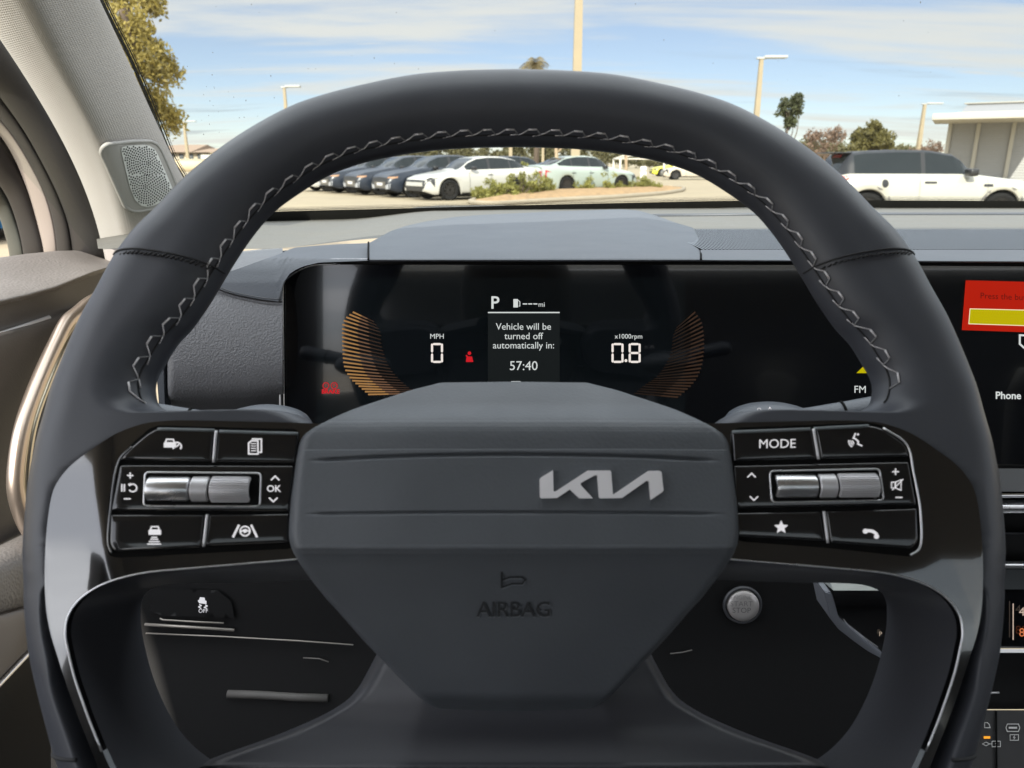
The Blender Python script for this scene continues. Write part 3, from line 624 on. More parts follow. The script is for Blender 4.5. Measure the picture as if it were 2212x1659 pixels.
# smooth cap between pad seam and hood
pad_bvh = bvh_of(pad)
cap_poly = [(478,628),(520,640),(560,648),(612,654),(612,602),(628,584),(655,571),(690,562),(797,559),(798,528),(740,529),(680,533),(634,536),(600,552),(560,566),(505,590)]
rows = []
for t in np.linspace(0, 1, 30):
    px = lerp(440, 799, t); row = []
    yb = interp(px, [(440,615),(480,626),(520,638),(560,646),(606,652),(613,610),(628,588),(655,575),(690,567),(799,563)]); yt = interp(px, [(440,600),(505,584),(560,564),(600,550),(634,535),(680,531),(740,527),(799,525)])
    for f in np.linspace(0, 1, 16):
        py = lerp(yb, yt, f); z_ = interp(py, [(525,1.1320),(545,1.1318),(562,1.1300),(585,1.124),(610,1.112),(630,1.098),(650,1.083)])
        p = atz(px, py, z_)
        if p[1] > .66 or p[1] < 0: p = aty(px, py, .66)
        yd = interp(py, [(525,.60),(535,.575),(560,.530),(580,.522),(610,.516),(640,.5125),(660,.511)])
        p = aty(px, py, yd); row.append(p)
    rows.append(row)
capm = MB().grid(np.array(rows)).build('side_cap', M_dash, dash)
cap_bvh = bvh_of(capm)
sb = bvh_of(capm, pad)
for dy in (-4, 2, 8):
    P = [hit_px(sb, x, y + dy, .0006) for x, y in resample(spline([(470,622),(500,633),(540,642),(575,648),(612,650)], 5), 40)]
    MB().tube([p for p in P if p is not None], .0003 if dy != 2 else .0005, 5).build('pad_seam', M_thread_d if dy == 2 else mat('seam_lighter', (.12, .125, .135), .6), dash)
# louvred vent on the left cap
vy_ = lambda py: interp(py, [(540,.645),(592,.565)])
VP = [(470,600),(505,590),(560,567),(600,553),(634,541),(600,543),(560,548),(520,558),(470,580)]
MB().add([aty(x, y, vy_(y)) for x, y in VP], [list(range(len(VP)))]).build('side_vent', M_gap, dash, smooth=False)
vs = MB()
for a, b in (((505,572),(548,574)), ((528,564),(576,563)), ((552,557),(603,553)), ((488,582),(522,585))): vs.tube([aty(a[0], a[1], vy_(a[1]) - .003), aty(b[0], b[1], vy_(b[1]) - .003)], .0011, 6)
vs.tube([aty(x, y, vy_(y) - .002) for x, y in [(470,582),(520,560),(560,550),(600,545),(640,542)]], .0012, 6); vs.build('vent_louvres', M_dash, dash)
# bright strip between pad and door
MB().prism([aty(x, y, .515) for x, y in [(336,780),(352,760),(356,885),(344,884)]], (0, .01, 0)).build('pad_side_trim', M_dash, dash, smooth=False)
# lower dash behind the wheel
YL = [(880,.56),(1000,.535),(1200,.52),(1400,.50),(1660,.46),(1900,.43)]
rows = [[aty(x, y, interp(y, YL)) for x in np.linspace(110, 2016, 24)] for y in np.linspace(880, 1850, 24)]
low = MB().grid(np.array(rows)[::-1]).build('lower_panel', M_black, dash)
lb = bvh_of(low); MB().grid(np.array([[aty(x, y, interp(y, YL)) for x in np.linspace(2445, 4400, 10)] for y in np.linspace(880, 1850, 12)])[::-1]).build('lower_panel', M_black, dash)
M_lowg = mat('lower_panel_grey', (.0085, .0085, .0085), .55, spec=.25)
def accent(pts, r_, m=M_silver, name='trim_line'):
    P = [hit_px(lb, x, y, .004) for x, y in pts]; MB().tube(P, r_, 6).build(name, m, dash)
M_line = mat('pale_trim_line', (.36, .33, .30), .35, metal=.4)  # pale metallic tone of the trim lines
accent([(345,1336),(352,1339),(420,1343),(483,1346)], .0007, M_line); accent([(313,1349),(400,1354),(506,1361)], .0012, M_line); accent([(315,1368),(480,1375),(640,1384),(763,1393)], .0006, M_line)
accent([(655,1421),(690,1423),(710,1430)], .0005, mat('dim_line', (.15, .14, .13), .4)); accent([(1448,1412),(1475,1409),(1495,1404)], .0005, MATS['dim_line'])
slot = MB().tube([hit_px(lb, x, y, .002) for x, y in [(492,1499),(560,1501),(640,1506),(708,1508)]], .0031, 10); slot.build('coin_slot_edge', mat('slot_grey', (.10, .095, .09), .6), dash)

def licon(name, i, cx, cy, bvh, parent, m, off=.002, sk=0.0):
    return i.build(name, lambda x, y: hit_px(bvh, cx + x, cy - y + sk * x, off), m, parent)
M_lit = emit_mat('backlit_white', (.85, .85, .9), .55)
stab = thing('stability_switch', 'small black switch with white skidding car symbol and OFF lettering left of the column', 'switch', tuple(hit_px(lb, 440, 1300)))
i = Ico().poly([(-7, 0), (9, -2), (9, 5), (6, 6), (5, 12), (-5, 13), (-7, 7), (-10, 6)]).stroke([(-6, -3), (-2, -5), (-8, -8), (-3, -11)], 2.2).stroke([(7, -4), (11, -6), (4, -9), (9, -11)], 2.2).text('OFF', 12, 2, -17)
decal_px('switch_face', [(330,1270),(470,1275),(500,1300),(506,1335),(350,1330),(322,1320)], lb, M_black, stab, .0035); licon('stability_symbol', i, 437, 1303, lb, stab, M_lit, .0050)

# start button
sc_ = hit_px(lb, 1602, 1304, 0); rb = 38 / F_PX * .515 / .96 * .97
start = thing('start_button', 'round silver start stop button on the black lower panel', 'button', tuple(sc_))
nn = np.array([0, -.985, .17]); ux = np.array([1., 0, 0]); vy = np.cross(nn, ux) * -1; vy = np.array([0, .17, .985])
def disc_loft(prof, n=48):
    a = np.arange(n) * 2 * math.pi / n; return np.array([sc_ + nn * h + np.multiply.outer(r_ * np.cos(a), ux) + np.multiply.outer(r_ * np.sin(a), vy) for r_, h in prof])
g = MB().grid(disc_loft([(rb * 1.25, .002), (rb * 1.2, .004), (rb * 1.08, .004), (rb * 1.03, .0015)])[::-1], cv=True); g.build('button_bezel', M_liner, start)
g = MB().grid(disc_loft([(rb * 1.0, .001), (rb * 1.0, .0045), (rb * .97, .0056), (rb * .6, .0060), (rb * .05, .0061), (.00005, .0061)]), cv=True); cap = g.build('button_cap', mat('start_silver', (.56, .53, .52), .42, metal=.55), start)
cb = bvh_of(cap); M_txt = mat('engraved_grey', (.20, .19, .19), .6); M_txt2 = mat('engraved_faint', (.40, .38, .38), .6)
licon('button_lettering', Ico().text('START', 16, 0, 0, sx=1.05, bold=-.2).text('STOP', 16, 0, -14, sx=1.05), 1602, 1305, cb, start, M_txt, .0004); licon('faint_lettering', Ico().text('ENGINE', 13, 0, 0), 1601, 1291, cb, start, M_txt2, .0004)

# ------------------------------------------------------------------ wide curved display
TILT = R(8); DP = aty(1130, 700, .527); DN = np.array([0, -math.cos(TILT), math.sin(TILT)]); HINGE = 1740
def plane_hit(px, py, p, n): r = ray(px, py); return EYE + r * (((p - EYE) @ n) / (r @ n))
# the panel bends gently towards the driver at its right end: short flat strips along a curved plan line
TVEC = np.array([0, math.sin(TILT), math.cos(TILT)]); Q0 = plane_hit(1500, 760, DP, DN); PL_ = [Q0 - np.array([.6, 0, 0]), Q0]; ang = 0
for k in range(60):
    ang = R(13) * float(ss(0, .22, (k + .5) * .008)); PL_.append(PL_[-1] + .008 * np.array([math.cos(ang), -math.sin(ang), 0]))
PL_.append(PL_[-1] + .4 * np.array([math.cos(ang), -math.sin(ang), 0]))
def disp(px, py, off=0.):
    r = ray(px, py)
    for a, b in zip(PL_[:-1], PL_[1:]):
        d = (b - a) / np.linalg.norm(b - a); n = np.cross(d, TVEC); n /= np.linalg.norm(n); n = n if n[1] < 0 else -n
        p = EYE + r * (((a + n * off - EYE) @ n) / (r @ n)); M_ = np.array([[d @ d, d @ TVEC], [d @ TVEC, TVEC @ TVEC]]); t = np.linalg.solve(M_, [(p - a) @ d, (p - a) @ TVEC])[0]
        if t <= np.linalg.norm(b - a) + 1e-6: return p
    return p
panel = thing('display_panel', 'wide curved black display behind the wheel with speed readouts and a red warning card', 'display', tuple(DP))
M_glassblk = mat('display_glass', (.0035, .004, .0055), .07, coat=.6)
OUT = [(612,925),(610,760),(609,622),(611,606),(622,594),(650,577),(672,570),(700,567.5),(900,567)] + [(x, interp(x, [(900,567),(1740,567.5),(2300,571)])) for x in (1200, 1500, 1738, 1742, 2000, 2212, 2420)] + [(2420,1012),(2000,1000),(1742,985),(1738,985),(1400,985),(900,985),(640,985)]
mb = MB(); v = densify(OUT, 16); nb = len(v)
gx_ = np.r_[609.5, 611, 616, 622, 630, 640, 650, 661, 672, 686, np.arange(700, 2421, 14)]; gy0 = np.interp(gx_, [609, 611, 622, 650, 672, 700, 900, 1740, 2420], [622, 606, 594, 577, 570, 567.5, 567, 567.5, 571.5]); gy1 = np.interp(gx_, [609, 640, 1740, 2420], [925, 985, 985, 1012])
MB().grid(np.array([[disp(x, lerp(b, a, t)) for x, a, b in zip(gx_, gy0, gy1)] for t in np.linspace(0, 1, 5)])).build('glass', M_glassblk, panel)
mb.add([disp(x, y) for x, y in v[:nb]] + [disp(x, y) + np.array([0, .012, 0]) for x, y in v[:nb]], [[k, nb + k, nb + (k + 1) % nb, (k + 1) % nb] for k in range(nb)])
mb.build('glass_edge', M_black, panel, smooth=False)
P = [disp(x, y, .0010) for x, y in resample(spline(OUT[:9], 5), 60)] + [disp(x, y, .0010) for x, y in OUT[9:16]]
MB().tube(P, .0016, 8).build('bezel', M_black, panel); MB().tube([p + DN * .0014 + np.array([.0012, 0, -.0012]) for p in P[:44]], .00045, 6).build('bezel_highlight', M_chrome, panel)
MB().tube([p + np.array([-.0016, .0, .0016]) for p in P], .0011, 6).build('bezel_outer', M_silver, panel)
def dic(name, i, cx, cy, m, parent=panel, sk=0., off=.0006): return i.build(name, lambda x, y: disp(cx + x, cy - y + sk * x, off), m, parent)
E_w = emit_mat('screen_white', (.82, .86, .84), .52); E_seg = emit_mat('screen_segment', (.92, .84, .78), .62); E_red = emit_mat('screen_red', (.62, .012, .02), .62)
E_card = emit_mat('screen_card', (.10, .125, .13), .055); E_base = emit_mat('screen_glow', (.05, .07, .08), .012); E_or = [emit_mat('screen_orange_%s' % n, c, s) for n, c, s in (('bright', (.62, .32, .11), .36), ('mid', (.42, .22, .12), .24), ('dim', (.28, .15, .09), .09), ('faint', (.22, .12, .07), .055))]
E_cr = emit_mat('screen_card_red', (.62, .016, .003), .46); E_ye = emit_mat('screen_yellow', (.62, .52, .0), .52); E_dk = emit_mat('screen_dark_text', (.10, .006, .004), .6); E_fr = emit_mat('screen_card_frame', (.9, .75, .5), .7)
cl = dic('cluster_screen', Ico().rect(683, -600, 1480, -985), 0, 0, mat('screen_glass', (.0045, .006, .0075), .07, coat=.6, emit=(.05, .07, .08), estr=.006), off=.0003)
dic('gear_letter', Ico().text('P', 38, bold=.5), 1069, 655, E_w)
i = Ico().poly([(-7, -9), (3, -9), (3, 9), (-7, 9)]).stroke([(4, 6), (7, 3), (7, -6), (5, -6)], 1.6); dic('fuel_symbol', i, 1116, 655, E_w)
dic('range_readout', Ico().stroke([(1130,-656.5),(1138,-656.5)], 2.4).stroke([(1142,-656.5),(1149,-656.5)], 2.4).stroke([(1153,-656.5),(1160,-656.5)], 2.4).text('mi', 15, 1170, -658), 0, 0, E_w)
card = dic('message_card', Ico().rect(1054, -677, 1209, -960), 0, 0, E_card, off=.0005)
dic('card_rule', Ico().rect(1054, -673.8, 1209, -676.4), 0, 0, E_w, card)
dic('message_text', Ico().text('Vehicle will be', 20.5, 1131, -706).text('turned off', 20.5, 1131, -726.5).text('automatically in:', 20.5, 1131, -746.5), 0, 0, E_w, card, off=.0009)
dic('countdown', Ico().text('57:40', 28, 1131, -791), 0, 0, E_w, card, off=.0009)
dic('hint_row', Ico().stroke([(1105,-824),(1124,-824),(1124,-842),(1105,-842)], 1.3, True).text('OK', 12, 1114.5, -833).text('Reset', 15, 1150, -833), 0, 0, E_w, card, off=.0009)
dic('speed_unit', Ico().text('MPH', 15.5), 944, 727, E_w); dic('rev_unit', Ico().text('x1000rpm', 14.5), 1358, 727, E_w)
def seg7(i, ch, x, y, w, h, t):
    segs = {'0': 'abcdef', '8': 'abcdefg'}[ch]; g = t * .75
    def hbar(yy): i.poly([(x + g, yy), (x + g + t * .5, yy + t / 2), (x + w - g - t * .5, yy + t / 2), (x + w - g, yy), (x + w - g - t * .5, yy - t / 2), (x + g + t * .5, yy - t / 2)])
    def vbar(xx, y0, y1): i.poly([(xx, y0 + .6), (xx + t / 2, y0 + t * .6), (xx + t / 2, y1 - t * .6), (xx, y1 - .6), (xx - t / 2, y1 - t * .6), (xx - t / 2, y0 + t * .6)])
    m_ = y + h / 2
    if 'a' in segs: hbar(y + h - t / 2)
    if 'g' in segs: hbar(m_)
    if 'd' in segs: hbar(y + t / 2)
    for c, xx, y0, y1 in (('f', x + t / 2, m_, y + h), ('b', x + w - t / 2, m_, y + h), ('e', x + t / 2, y, m_), ('c', x + w - t / 2, y, m_)):
        if c in segs: vbar(xx, y0, y1)
dic('speed_digits', (lambda i: (seg7(i, '0', 931, -784, 26, 43, 4.6), i)[1])(Ico()), 0, 0, E_seg)
dic('rev_digits', (lambda i: (seg7(i, '0', 1321, -784, 26, 43, 4.6), seg7(i, '8', 1358, -784, 26, 43, 4.6), i.disc(1352, -779, 3.2), i)[3])(Ico()), 0, 0, E_seg)
dic('seat_belt_warning', Ico().disc(1014, -763, 4).poly([(1006,-782),(1022,-782),(1020,-770),(1008,-770)]).stroke([(1007,-768),(1021,-780)], 3), 0, 0, E_red)
i = Ico().arc(704, -833, 6.5, 0, 360, 2, 18).arc(722, -833, 6.5, 0, 360, 2, 18).text('P', 9, 722, -833).text('!', 10, 704, -833).text('BRAKE', 13, 714, -846, bold=.5)
dic('brake_warning', i, 0, 0, E_red)
oc = resample(spline([(762,674),(749,684),(741,695),(739,706),(739,738),(741,778),(745,798),(757,818),(777,836),(795,852)], 4), 24); ic_ = resample(spline([(806,694),(813,706),(819,722),(819,738),(825,762),(833,786),(849,810),(869,830),(885,842),(900,850)], 4), 24)
def gauge(name, oc, ic_, ms):
    for (t0, t1), m in zip(((0, .42), (.42, .72), (.72, 1.05)), ms):
        i = Ico()
        for a, b in zip(oc, ic_):
            d = b - a; n_ = np.array([-d[1], d[0]]) / np.linalg.norm(d); wa, wb = 1.9, 1.0; A, B = a + d * t0, a + d * t1; w0, w1 = lerp(wa, wb, t0), lerp(wa, wb, t1)
            i.poly([(A[0] - n_[0] * w0, -A[1] + n_[1] * w0), (B[0] - n_[0] * w1, -B[1] + n_[1] * w1), (B[0] + n_[0] * w1, -B[1] - n_[1] * w1), (A[0] + n_[0] * w0, -A[1] - n_[1] * w0)])
        dic(name, i, 0, 0, m)
gauge('speed_gauge_bars', oc, ic_, E_or[:3])
oc2 = resample(spline([(1502,674),(1514,692),(1519,711),(1521,741),(1517,786),(1506,816),(1491,835),(1465,858)], 4), 24); ic2 = resample(spline([(1463,707),(1457,723),(1454,753),(1442,786),(1420,816),(1398,831),(1385,842),(1375,850)], 4), 24)
gauge('rev_gauge_bars', oc2, ic2, [E_or[2], E_or[3], E_or[3]])
dic('radio_band', Ico().text('FM', 22), 1858, 842, E_w, sk=.01); dic('map_arrow', Ico().poly([(1850,-806),(1878,-779),(1897,-765),(1902,-806)]), 0, 0, E_ye)
wc = dic('warning_card', Ico().poly([(2086,-605.5),(2400,-613),(2400,-724),(2077.5,-713)]), 0, 0, E_cr)
dic('card_button', Ico().poly([(2095.5,-667),(2380,-674),(2380,-709),(2092.7,-699.5)]), 0, 0, E_ye, wc, off=.0010)
dic('button_outline', Ico().stroke([(2095.5,-667),(2380,-674),(2380,-709),(2092.7,-699.5)], 1.6, True), 0, 0, E_fr, wc, off=.0013)
dic('card_text', Ico().text('Press the button', 18.5, 2117, -639, 'LEFT'), 0, 0, E_dk, wc, off=.0010, sk=0) if 0 else Ico().text('Press the button', 18.5, 0, 0, 'LEFT').build('card_text', lambda x, y: disp(2117 + x, 639 - y + .042 * x, .0010), E_dk, wc)
dic('phone_label', Ico().text('Phone', 22, bold=.45), 2178, 855, E_w, sk=.012)
dic('navigation_symbol', Ico().stroke([(2203,-724),(2240,-726),(2240,-742),(2222,-760),(2203,-743)], 4, True), 0, 0, E_w)

# ------------------------------------------------------------------ stalks and gear selector
def stalk(name, label, a, b, knob, m=M_dash):
    o = thing(name, label, 'stalk', tuple(a)); n = 16; P = [lerp(np.array(a), np.array(b), t) for t in np.linspace(0, 1, n)]
    r_ = [interp(t, [(0,.008),(.25,.0075),(.6,.0078),(.95,.0085),(1,.006)]) for t in np.linspace(0, 1, n)]
    MB().tube(P, r_, 20, flat=.8).build('lever', m, o); q = lerp(np.array(a), np.array(b), .55); d = np.array(b) - a; d /= np.linalg.norm(d)
    MB().tube([q - d * .0006, q + d * .0006], .0083, 20, flat=.82).build('lever_gap', M_gap, o)
    c = np.array(knob); u, w = np.meshgrid(np.linspace(0, math.pi, 14), np.arange(24) * 2 * math.pi / 24, indexing='ij')
    MB().grid(np.stack([c[0] + .026 * np.sin(u) * np.cos(w), c[1] + .02 * np.sin(u) * np.sin(w), c[2] + .011 * np.cos(u)], -1)[:, ::-1], cv=True).build('lever_base', m, o); return o
wst = stalk('wiper_stalk', 'blue grey wiper stalk peeking over the right spoke', aty(1690, 914, .375), aty(1930, 877, .37), aty(1667, 915, .385))
Ico().text('o', 20, -12, 0).stroke([(4, -6), (11, 4), (18, -6)], 2).build('wiper_symbol', lambda x, y: aty(1652 + x, 884 - y, .3615), M_white, wst)
stalk('turn_signal_stalk', 'blue grey indicator stalk peeking over the left spoke', aty(540, 926, .375), aty(300, 894, .37), aty(570, 921, .385))
gs = thing('gear_selector', 'glossy black gear selector with silver edge below the right spoke', 'gear selector', tuple(aty(1860, 1330, .37)))
def G(c, Y=.37): return [aty(1493 + .225 * x, 1216.6 + .225 * y, Y) for x, y in c]
MB().prism(G([(1350,262),(2000,262),(2100,500),(2100,1000),(1800,840),(1560,655),(1455,570),(1410,500)], .371), (0, .03, 0)).build('selector_body', M_gloss, gs, smooth=False)
MB().prism(G([(1275,265),(1350,290),(1385,400),(1410,500),(1455,570),(1560,660),(1700,770),(1850,885),(1850,930),(1700,850),(1560,750),(1420,640),(1340,540),(1310,400)], .366), (0, .02, 0), .0006).build('selector_edge', mat('selector_silver', (.42, .44, .50), .35, metal=.5), gs, smooth=False)
tf = G([(1365,262),(1900,262)], .366) + G([(1890,178),(1325,157)], .374); MB().prism(tf, (0, .02, -.004)).build('selector_lit_top', mat('selector_lit_top', (.34, .36, .34), .4), gs, smooth=False)  # pale colour paints the light falling on the black selector's sloped top
MB().tube(G([(1465,540),(1500,590),(1640,700),(1790,805)], .3705), .0004, 5).build('selector_line', M_silver, gs)
Ico().text('P', 14).build('park_letter', lambda x, y: aty(1902 + x, 1370 - y, .3700), emit_mat('dim_amber_white', (.8, .65, .5), .35), gs)

# ------------------------------------------------------------------ centre stack on the right edge
YC = [(985,.545),(1270,.53),(1400,.522),(1540,.50),(1750,.455)]
def cs(px, py, off=0): return aty(px, py, interp(py, YC) - off)
stack = thing('centre_vent', 'black centre air vent with silver horizontal louvres right of the wheel', 'air vent', tuple(cs(2300, 1130)))
def band(name, y0, y1, m, parent, d0=0, d1=0, x0=2020, x1=2440, bul=0):
    rows = []
    for t in np.linspace(0, 1, 7): rows.append([cs(x, lerp(y0, y1, t), lerp(d0, d1, t) + bul * math.sin(t * math.pi)) for x in (x0, x1)])
    b = MB().grid(np.array(rows)[::-1]); b.add([cs(x0, y0, d0), cs(x1, y0, d0), cs(x1, y0, -.03), cs(x0, y0, -.03)], [[0, 1, 2, 3]]); return b.build(name, m, parent)
band('vent_cavity', 990, 1235, M_black, stack, -.02, -.02)
band('louvre', 1066, 1075, M_chrome, stack, .012, .014, bul=.002); band('louvre', 1080, 1108, M_chrome, stack, .006, .012, bul=.005); band('slat', 1150, 1154, M_liner, stack, .0, .002); band('louvre', 1212, 1228, M_chrome, stack, .010, .014, bul=.003); band('slat', 1012, 1062, M_liner, stack, -.01, .0)
clim = thing('climate_display', 'small climate screen under the centre vent with orange digits', 'screen', tuple(cs(2300, 1340)))
band('climate_surround', 1230, 1273, mat('surround_grey', (.09, .10, .105), .45), clim, .006, .004); band('climate_glass', 1273, 1400, M_glassblk, clim, .004, .004); band('climate_frame', 1402, 1410, M_silver, clim, .006, .007)
MB().tube([cs(2188.7, 1304, .006), cs(2188.7, 1382, .006)], .0004, 5).build('divider_line', emit_mat('screen_soft', (.8, .62, .5), .45), clim)
Ico().text('44', 26, 0, 0, 'LEFT').build('outside_digits', lambda x, y: cs(2201 + x, 1322 - y, .006), MATS['screen_soft'], clim); Ico().text('80', 26, 0, 0, 'LEFT').build('set_digits', lambda x, y: cs(2201 + x, 1367 - y, .006), emit_mat('screen_orange_text', (.8, .22, .08), .5), clim)
sw = thing('switch_panel', 'black console switch panel with charging symbols and an orange lamp', 'switch panel', tuple(cs(2200, 1600)))
band('console_recess', 1410, 1532, M_black, sw, -.012, -.012); band('switch_face', 1534, 1700, mat('switch_black', (.018, .018, .019), .5), sw, .004, .004)
MB().tube([cs(2152, 1536, .0045), cs(2153, 1690, .0045)], .0007, 5).build('switch_gap', M_gap, sw); MB().tube([cs(2139, 1497, .0), cs(2158, 1496, .0)], .0008, 5).build('recess_glint', M_silver, sw)
M_ic = mat('switch_print', (.42, .42, .42), .6, emit=(.5, .5, .5), estr=.05)
def cic(name, i, cx, cy, m): return i.build(name, lambda x, y: cs(cx + x, cy - y, .0050), m, sw)
cic('charge_symbol', Ico().stroke([(-6, -5), (-6, 6), (0, 6), (4, 2), (6, -5)], 1.5, True), 2133, 1567, M_ic)
cic('orange_lamp', Ico().rect(-7, -2.6, 7, 2.6), 2132, 1593, emit_mat('lamp_orange', (.95, .38, .03), .75))
cic('battery_symbol', Ico().stroke([(-9, -6), (-9, 6), (9, 6), (9, -6)], 1.4, True).stroke([(1, 4), (-2, 0), (2, 0), (-1, -4)], 1.2).stroke([(-30, 0), (-22, 4), (-14, 0), (-22, -4)], 1.3, True).stroke([(-12, 0), (-9, 0)], 1.6), 2152, 1607, M_ic)
cic('port_symbol', Ico().stroke([(-15, 0), (-12, 8), (12, 8), (15, 0), (12, -8), (-12, -8)], 1.6, True).rect(-9, -2, 9, 2), 2188, 1572, M_ic)
cic('battery_symbol', Ico().stroke([(-9, -6), (-9, 6), (9, 6), (9, -6)], 1.4, True).stroke([(1, 4), (-2, 0), (2, 0), (-1, -4)], 1.2), 2191, 1593, M_ic)

# ------------------------------------------------------------------ windscreen
ws = thing('windscreen', 'raked windscreen glass with dotted black border above the dashboard', 'windscreen', (.3, 1.0, 1.14))
BOT = spline([aty(200, 545, .83), aty(440, 497, .93), aty(592, 466, .985), aty(820, 460, 1.04), aty(1106, 452, 1.08), aty(1606, 441, 1.115), aty(2212, 442, 1.115), aty(2650, 444, 1.08), np.array([1.22, .93, 1.13])], 6)
TOPC = spline([(-.33, .20, 1.385), (-.2, .24, 1.405), (.1, .265, 1.422), (.4, .27, 1.426), (.7, .265, 1.422), (1.0, .24, 1.405), (1.13, .20, 1.385)], 6)
Bq, Tq = resample(BOT, 60), resample(TOPC, 60); rows = []
for t in np.linspace(0, 1, 24): rows.append(lerp(Bq, Tq, t) + np.array([0, .0, 1]) * .035 * math.sin(math.pi * t))
M_ws = glass_mat('windscreen_glass', (.90, .94, .92), .22)
gl = MB().grid(np.array(rows)).build('glass', M_ws, ws); gb = bvh_of(gl)
M_frit = mat('frit_black', (.012, .012, .011), .55)
fu = resample(spline([(560,459),(592,457),(820,451),(1106,443.5),(1350,438),(1606,433),(1900,432.5),(2212,434),(2420,436)], 6), 60); fl = resample(spline([(540,480),(577,478),(772,477),(1106,464),(1350,456),(1606,448.5),(1900,449),(2212,451),(2420,453)], 6), 60)
def on_glass(px, py, off=.001):
    p = hit_px(gb, px, py, off)
    if p is None: b = BOT[np.argmin(np.abs(BOT[:, 0] / BOT[:, 1] - ray(px, py)[0] / ray(px, py)[1]))]; p = aty(px, py, b[1])
    return p
rows = [[aty(u_[0], u_[1], b_) for u_, b_ in zip(fu, np.interp(fu[:, 0], [560, 820, 1106, 1606, 2420], [.955, 1.005, 1.045, 1.08, 1.08]))], [aty(u_[0], u_[1], b_) for u_, b_ in zip(fl, np.interp(fl[:, 0], [560, 820, 1106, 1606, 2420], [.965, 1.02, 1.06, 1.09, 1.09]))]]
MB().grid(np.array(rows)[::-1]).build('frit_band', M_frit, ws)
dm = MB()
def dot(c, e1, e2, r_, n=6): a = np.arange(n) * 2 * math.pi / n; dm.add([c + r_ * (math.cos(t) * e1 + math.sin(t) * e2) for t in a], [list(range(n))])
ex = np.array([1., 0, 0])
for r_i, (dy, rad) in enumerate(((2.2, .00085), (5.2, .00065), (8.0, .00042))):
    Q = resample(fu, 640)
    for k, q in enumerate(Q):
        q0 = q + [(r_i % 2) * 1.45, -dy]; yb = np.interp(q[0], [560, 820, 1106, 1606, 2420], [.953, 1.003, 1.043, 1.078, 1.078]); c = aty(q0[0], q0[1], yb); dot(c, ex, np.array([0, -.3, .95]), rad)
EE = resample(spline([(208,-12),(233,40),(267,107),(300,180),(333,260),(367,343),(390,383),(410,425)], 6), 150)
for r_i, (dx, rad) in enumerate(((2, .0011), (7, .00105), (12, .0009), (17, .0006))):
    for k, q in enumerate(EE):
        px, py = q[0] + dx + 1.0, q[1] + (r_i % 2) * 1.6; d_ = interp(py, [(0,.695),(140,.77),(240,.815),(320,.855),(390,.90),(480,.94)]); c = atd(px, py, d_); dot(c, np.array([.75, .65, 0]), np.array([0, -.6, .8]), rad * 1.15)
dm.build('frit_dots', M_frit, ws, smooth=False)
# dust and smears on the glass
M_dust = mat('dust_grey', (.09, .09, .085), .9); du = MB(); q = random.Random(8)
for k in range(70):
    px, py = q.uniform(330, 2150), q.uniform(5, 300) if k > 22 else 0
    if k <= 22: px, py = q.gauss(490, 30), q.gauss(215, 38)
    c = hit_px(gb, px, py, .0008)
    if c is None: continue
    rr = q.uniform(.0002, .0006); a = q.uniform(0, 3); du.add([c + rr * np.array([math.cos(t + a) * q.uniform(.5, 1), 0, math.sin(t + a) * q.uniform(.5, 1.6)]) for t in np.arange(6) * math.pi / 3], [list(range(6))])
du.build('dust_specks', M_dust, ws, smooth=False)['kind'] = 'stuff'

# ------------------------------------------------------------------ left pillar with speaker, door seals, door
pil = thing('pillar_trim', 'grey fabric windscreen pillar with perforated speaker grille left of the wheel', 'pillar trim', tuple(atd(280, 540, .88)))
ST = [((-120,-90), (20,-95), (168,-95), .52), ((0,73), (78,38), (215,5), .60), ((50,150), (120,116), (240,55), .635), ((100,230), (168,193), (283,140), .68), ((150,320), (214,273), (325,240), .725), ((187,393), (243,340), (358,322), .765), ((213,460), (266,425), (395,392), .81), ((230,547), (280,525), (440,482), .86), ((236,600), (290,590), (485,560), .90)]
rows = []
for Lp, Rp, Ep, d in ST:
    L3, R3, E3 = atd(*Lp, d + .050), atd(*Rp, d), atd(*Ep, d + .085); mid = atd(lerp(Rp[0], Ep[0], .5), lerp(Rp[1], Ep[1], .5), d + .030)
    rows.append([L3 + (L3 - EYE) * .03, L3, atd(lerp(Lp[0], Rp[0], .5), lerp(Lp[1], Rp[1], .5), d + .014), R3, mid, E3, E3 + (E3 - EYE) * .02])
rows = np.array(rows)
for _ in range(4): rows[1:-1] = .25 * rows[:-2] + .5 * rows[1:-1] + .25 * rows[2:]
sp = np.array([spline(rows[:, k], 8) for k in range(rows.shape[1])]).transpose(1, 0, 2); sp = np.array([spline(r_, 7) for r_ in sp])
pm = MB().grid(sp[::-1]).build('trim_panel', M_pillar, pil)
uvl = pm.data.uv_layers.new(name='weave'); na, nb_ = sp.shape[:2]
for l in pm.data.loops:
    k = l.vertex_index; a, b = divmod(k, nb_); uvl.data[l.index].uv = (b / (nb_ - 1), a / (na - 1))
def weave(m):
    nt = m.node_tree; N, L = nt.nodes, nt.links; uv = N.new('ShaderNodeUVMap'); uv.uv_map = 'weave'; outs = []
    for dr, sc in (('X', 24), ('Y', 62)):
        w = N.new('ShaderNodeTexWave'); w.bands_direction = dr; w.inputs['Scale'].default_value = sc; w.inputs['Distortion'].default_value = .6; w.inputs['Detail'].default_value = 2; L.new(uv.outputs[0], w.inputs['Vector']); outs.append(w.outputs[1])
    mm = N.new('ShaderNodeMath'); mm.operation = 'MULTIPLY'; L.new(outs[0], mm.inputs[0]); L.new(outs[1], mm.inputs[1])
    bp = N.new('ShaderNodeBump'); bp.inputs['Strength'].default_value = .35; bp.inputs['Distance'].default_value = .0012; L.new(mm.outputs[0], bp.inputs['Height']); L.new(bp.outputs[0], N['Principled BSDF'].inputs['Normal'])
weave(M_pillar)
pb = bvh_of(pm)
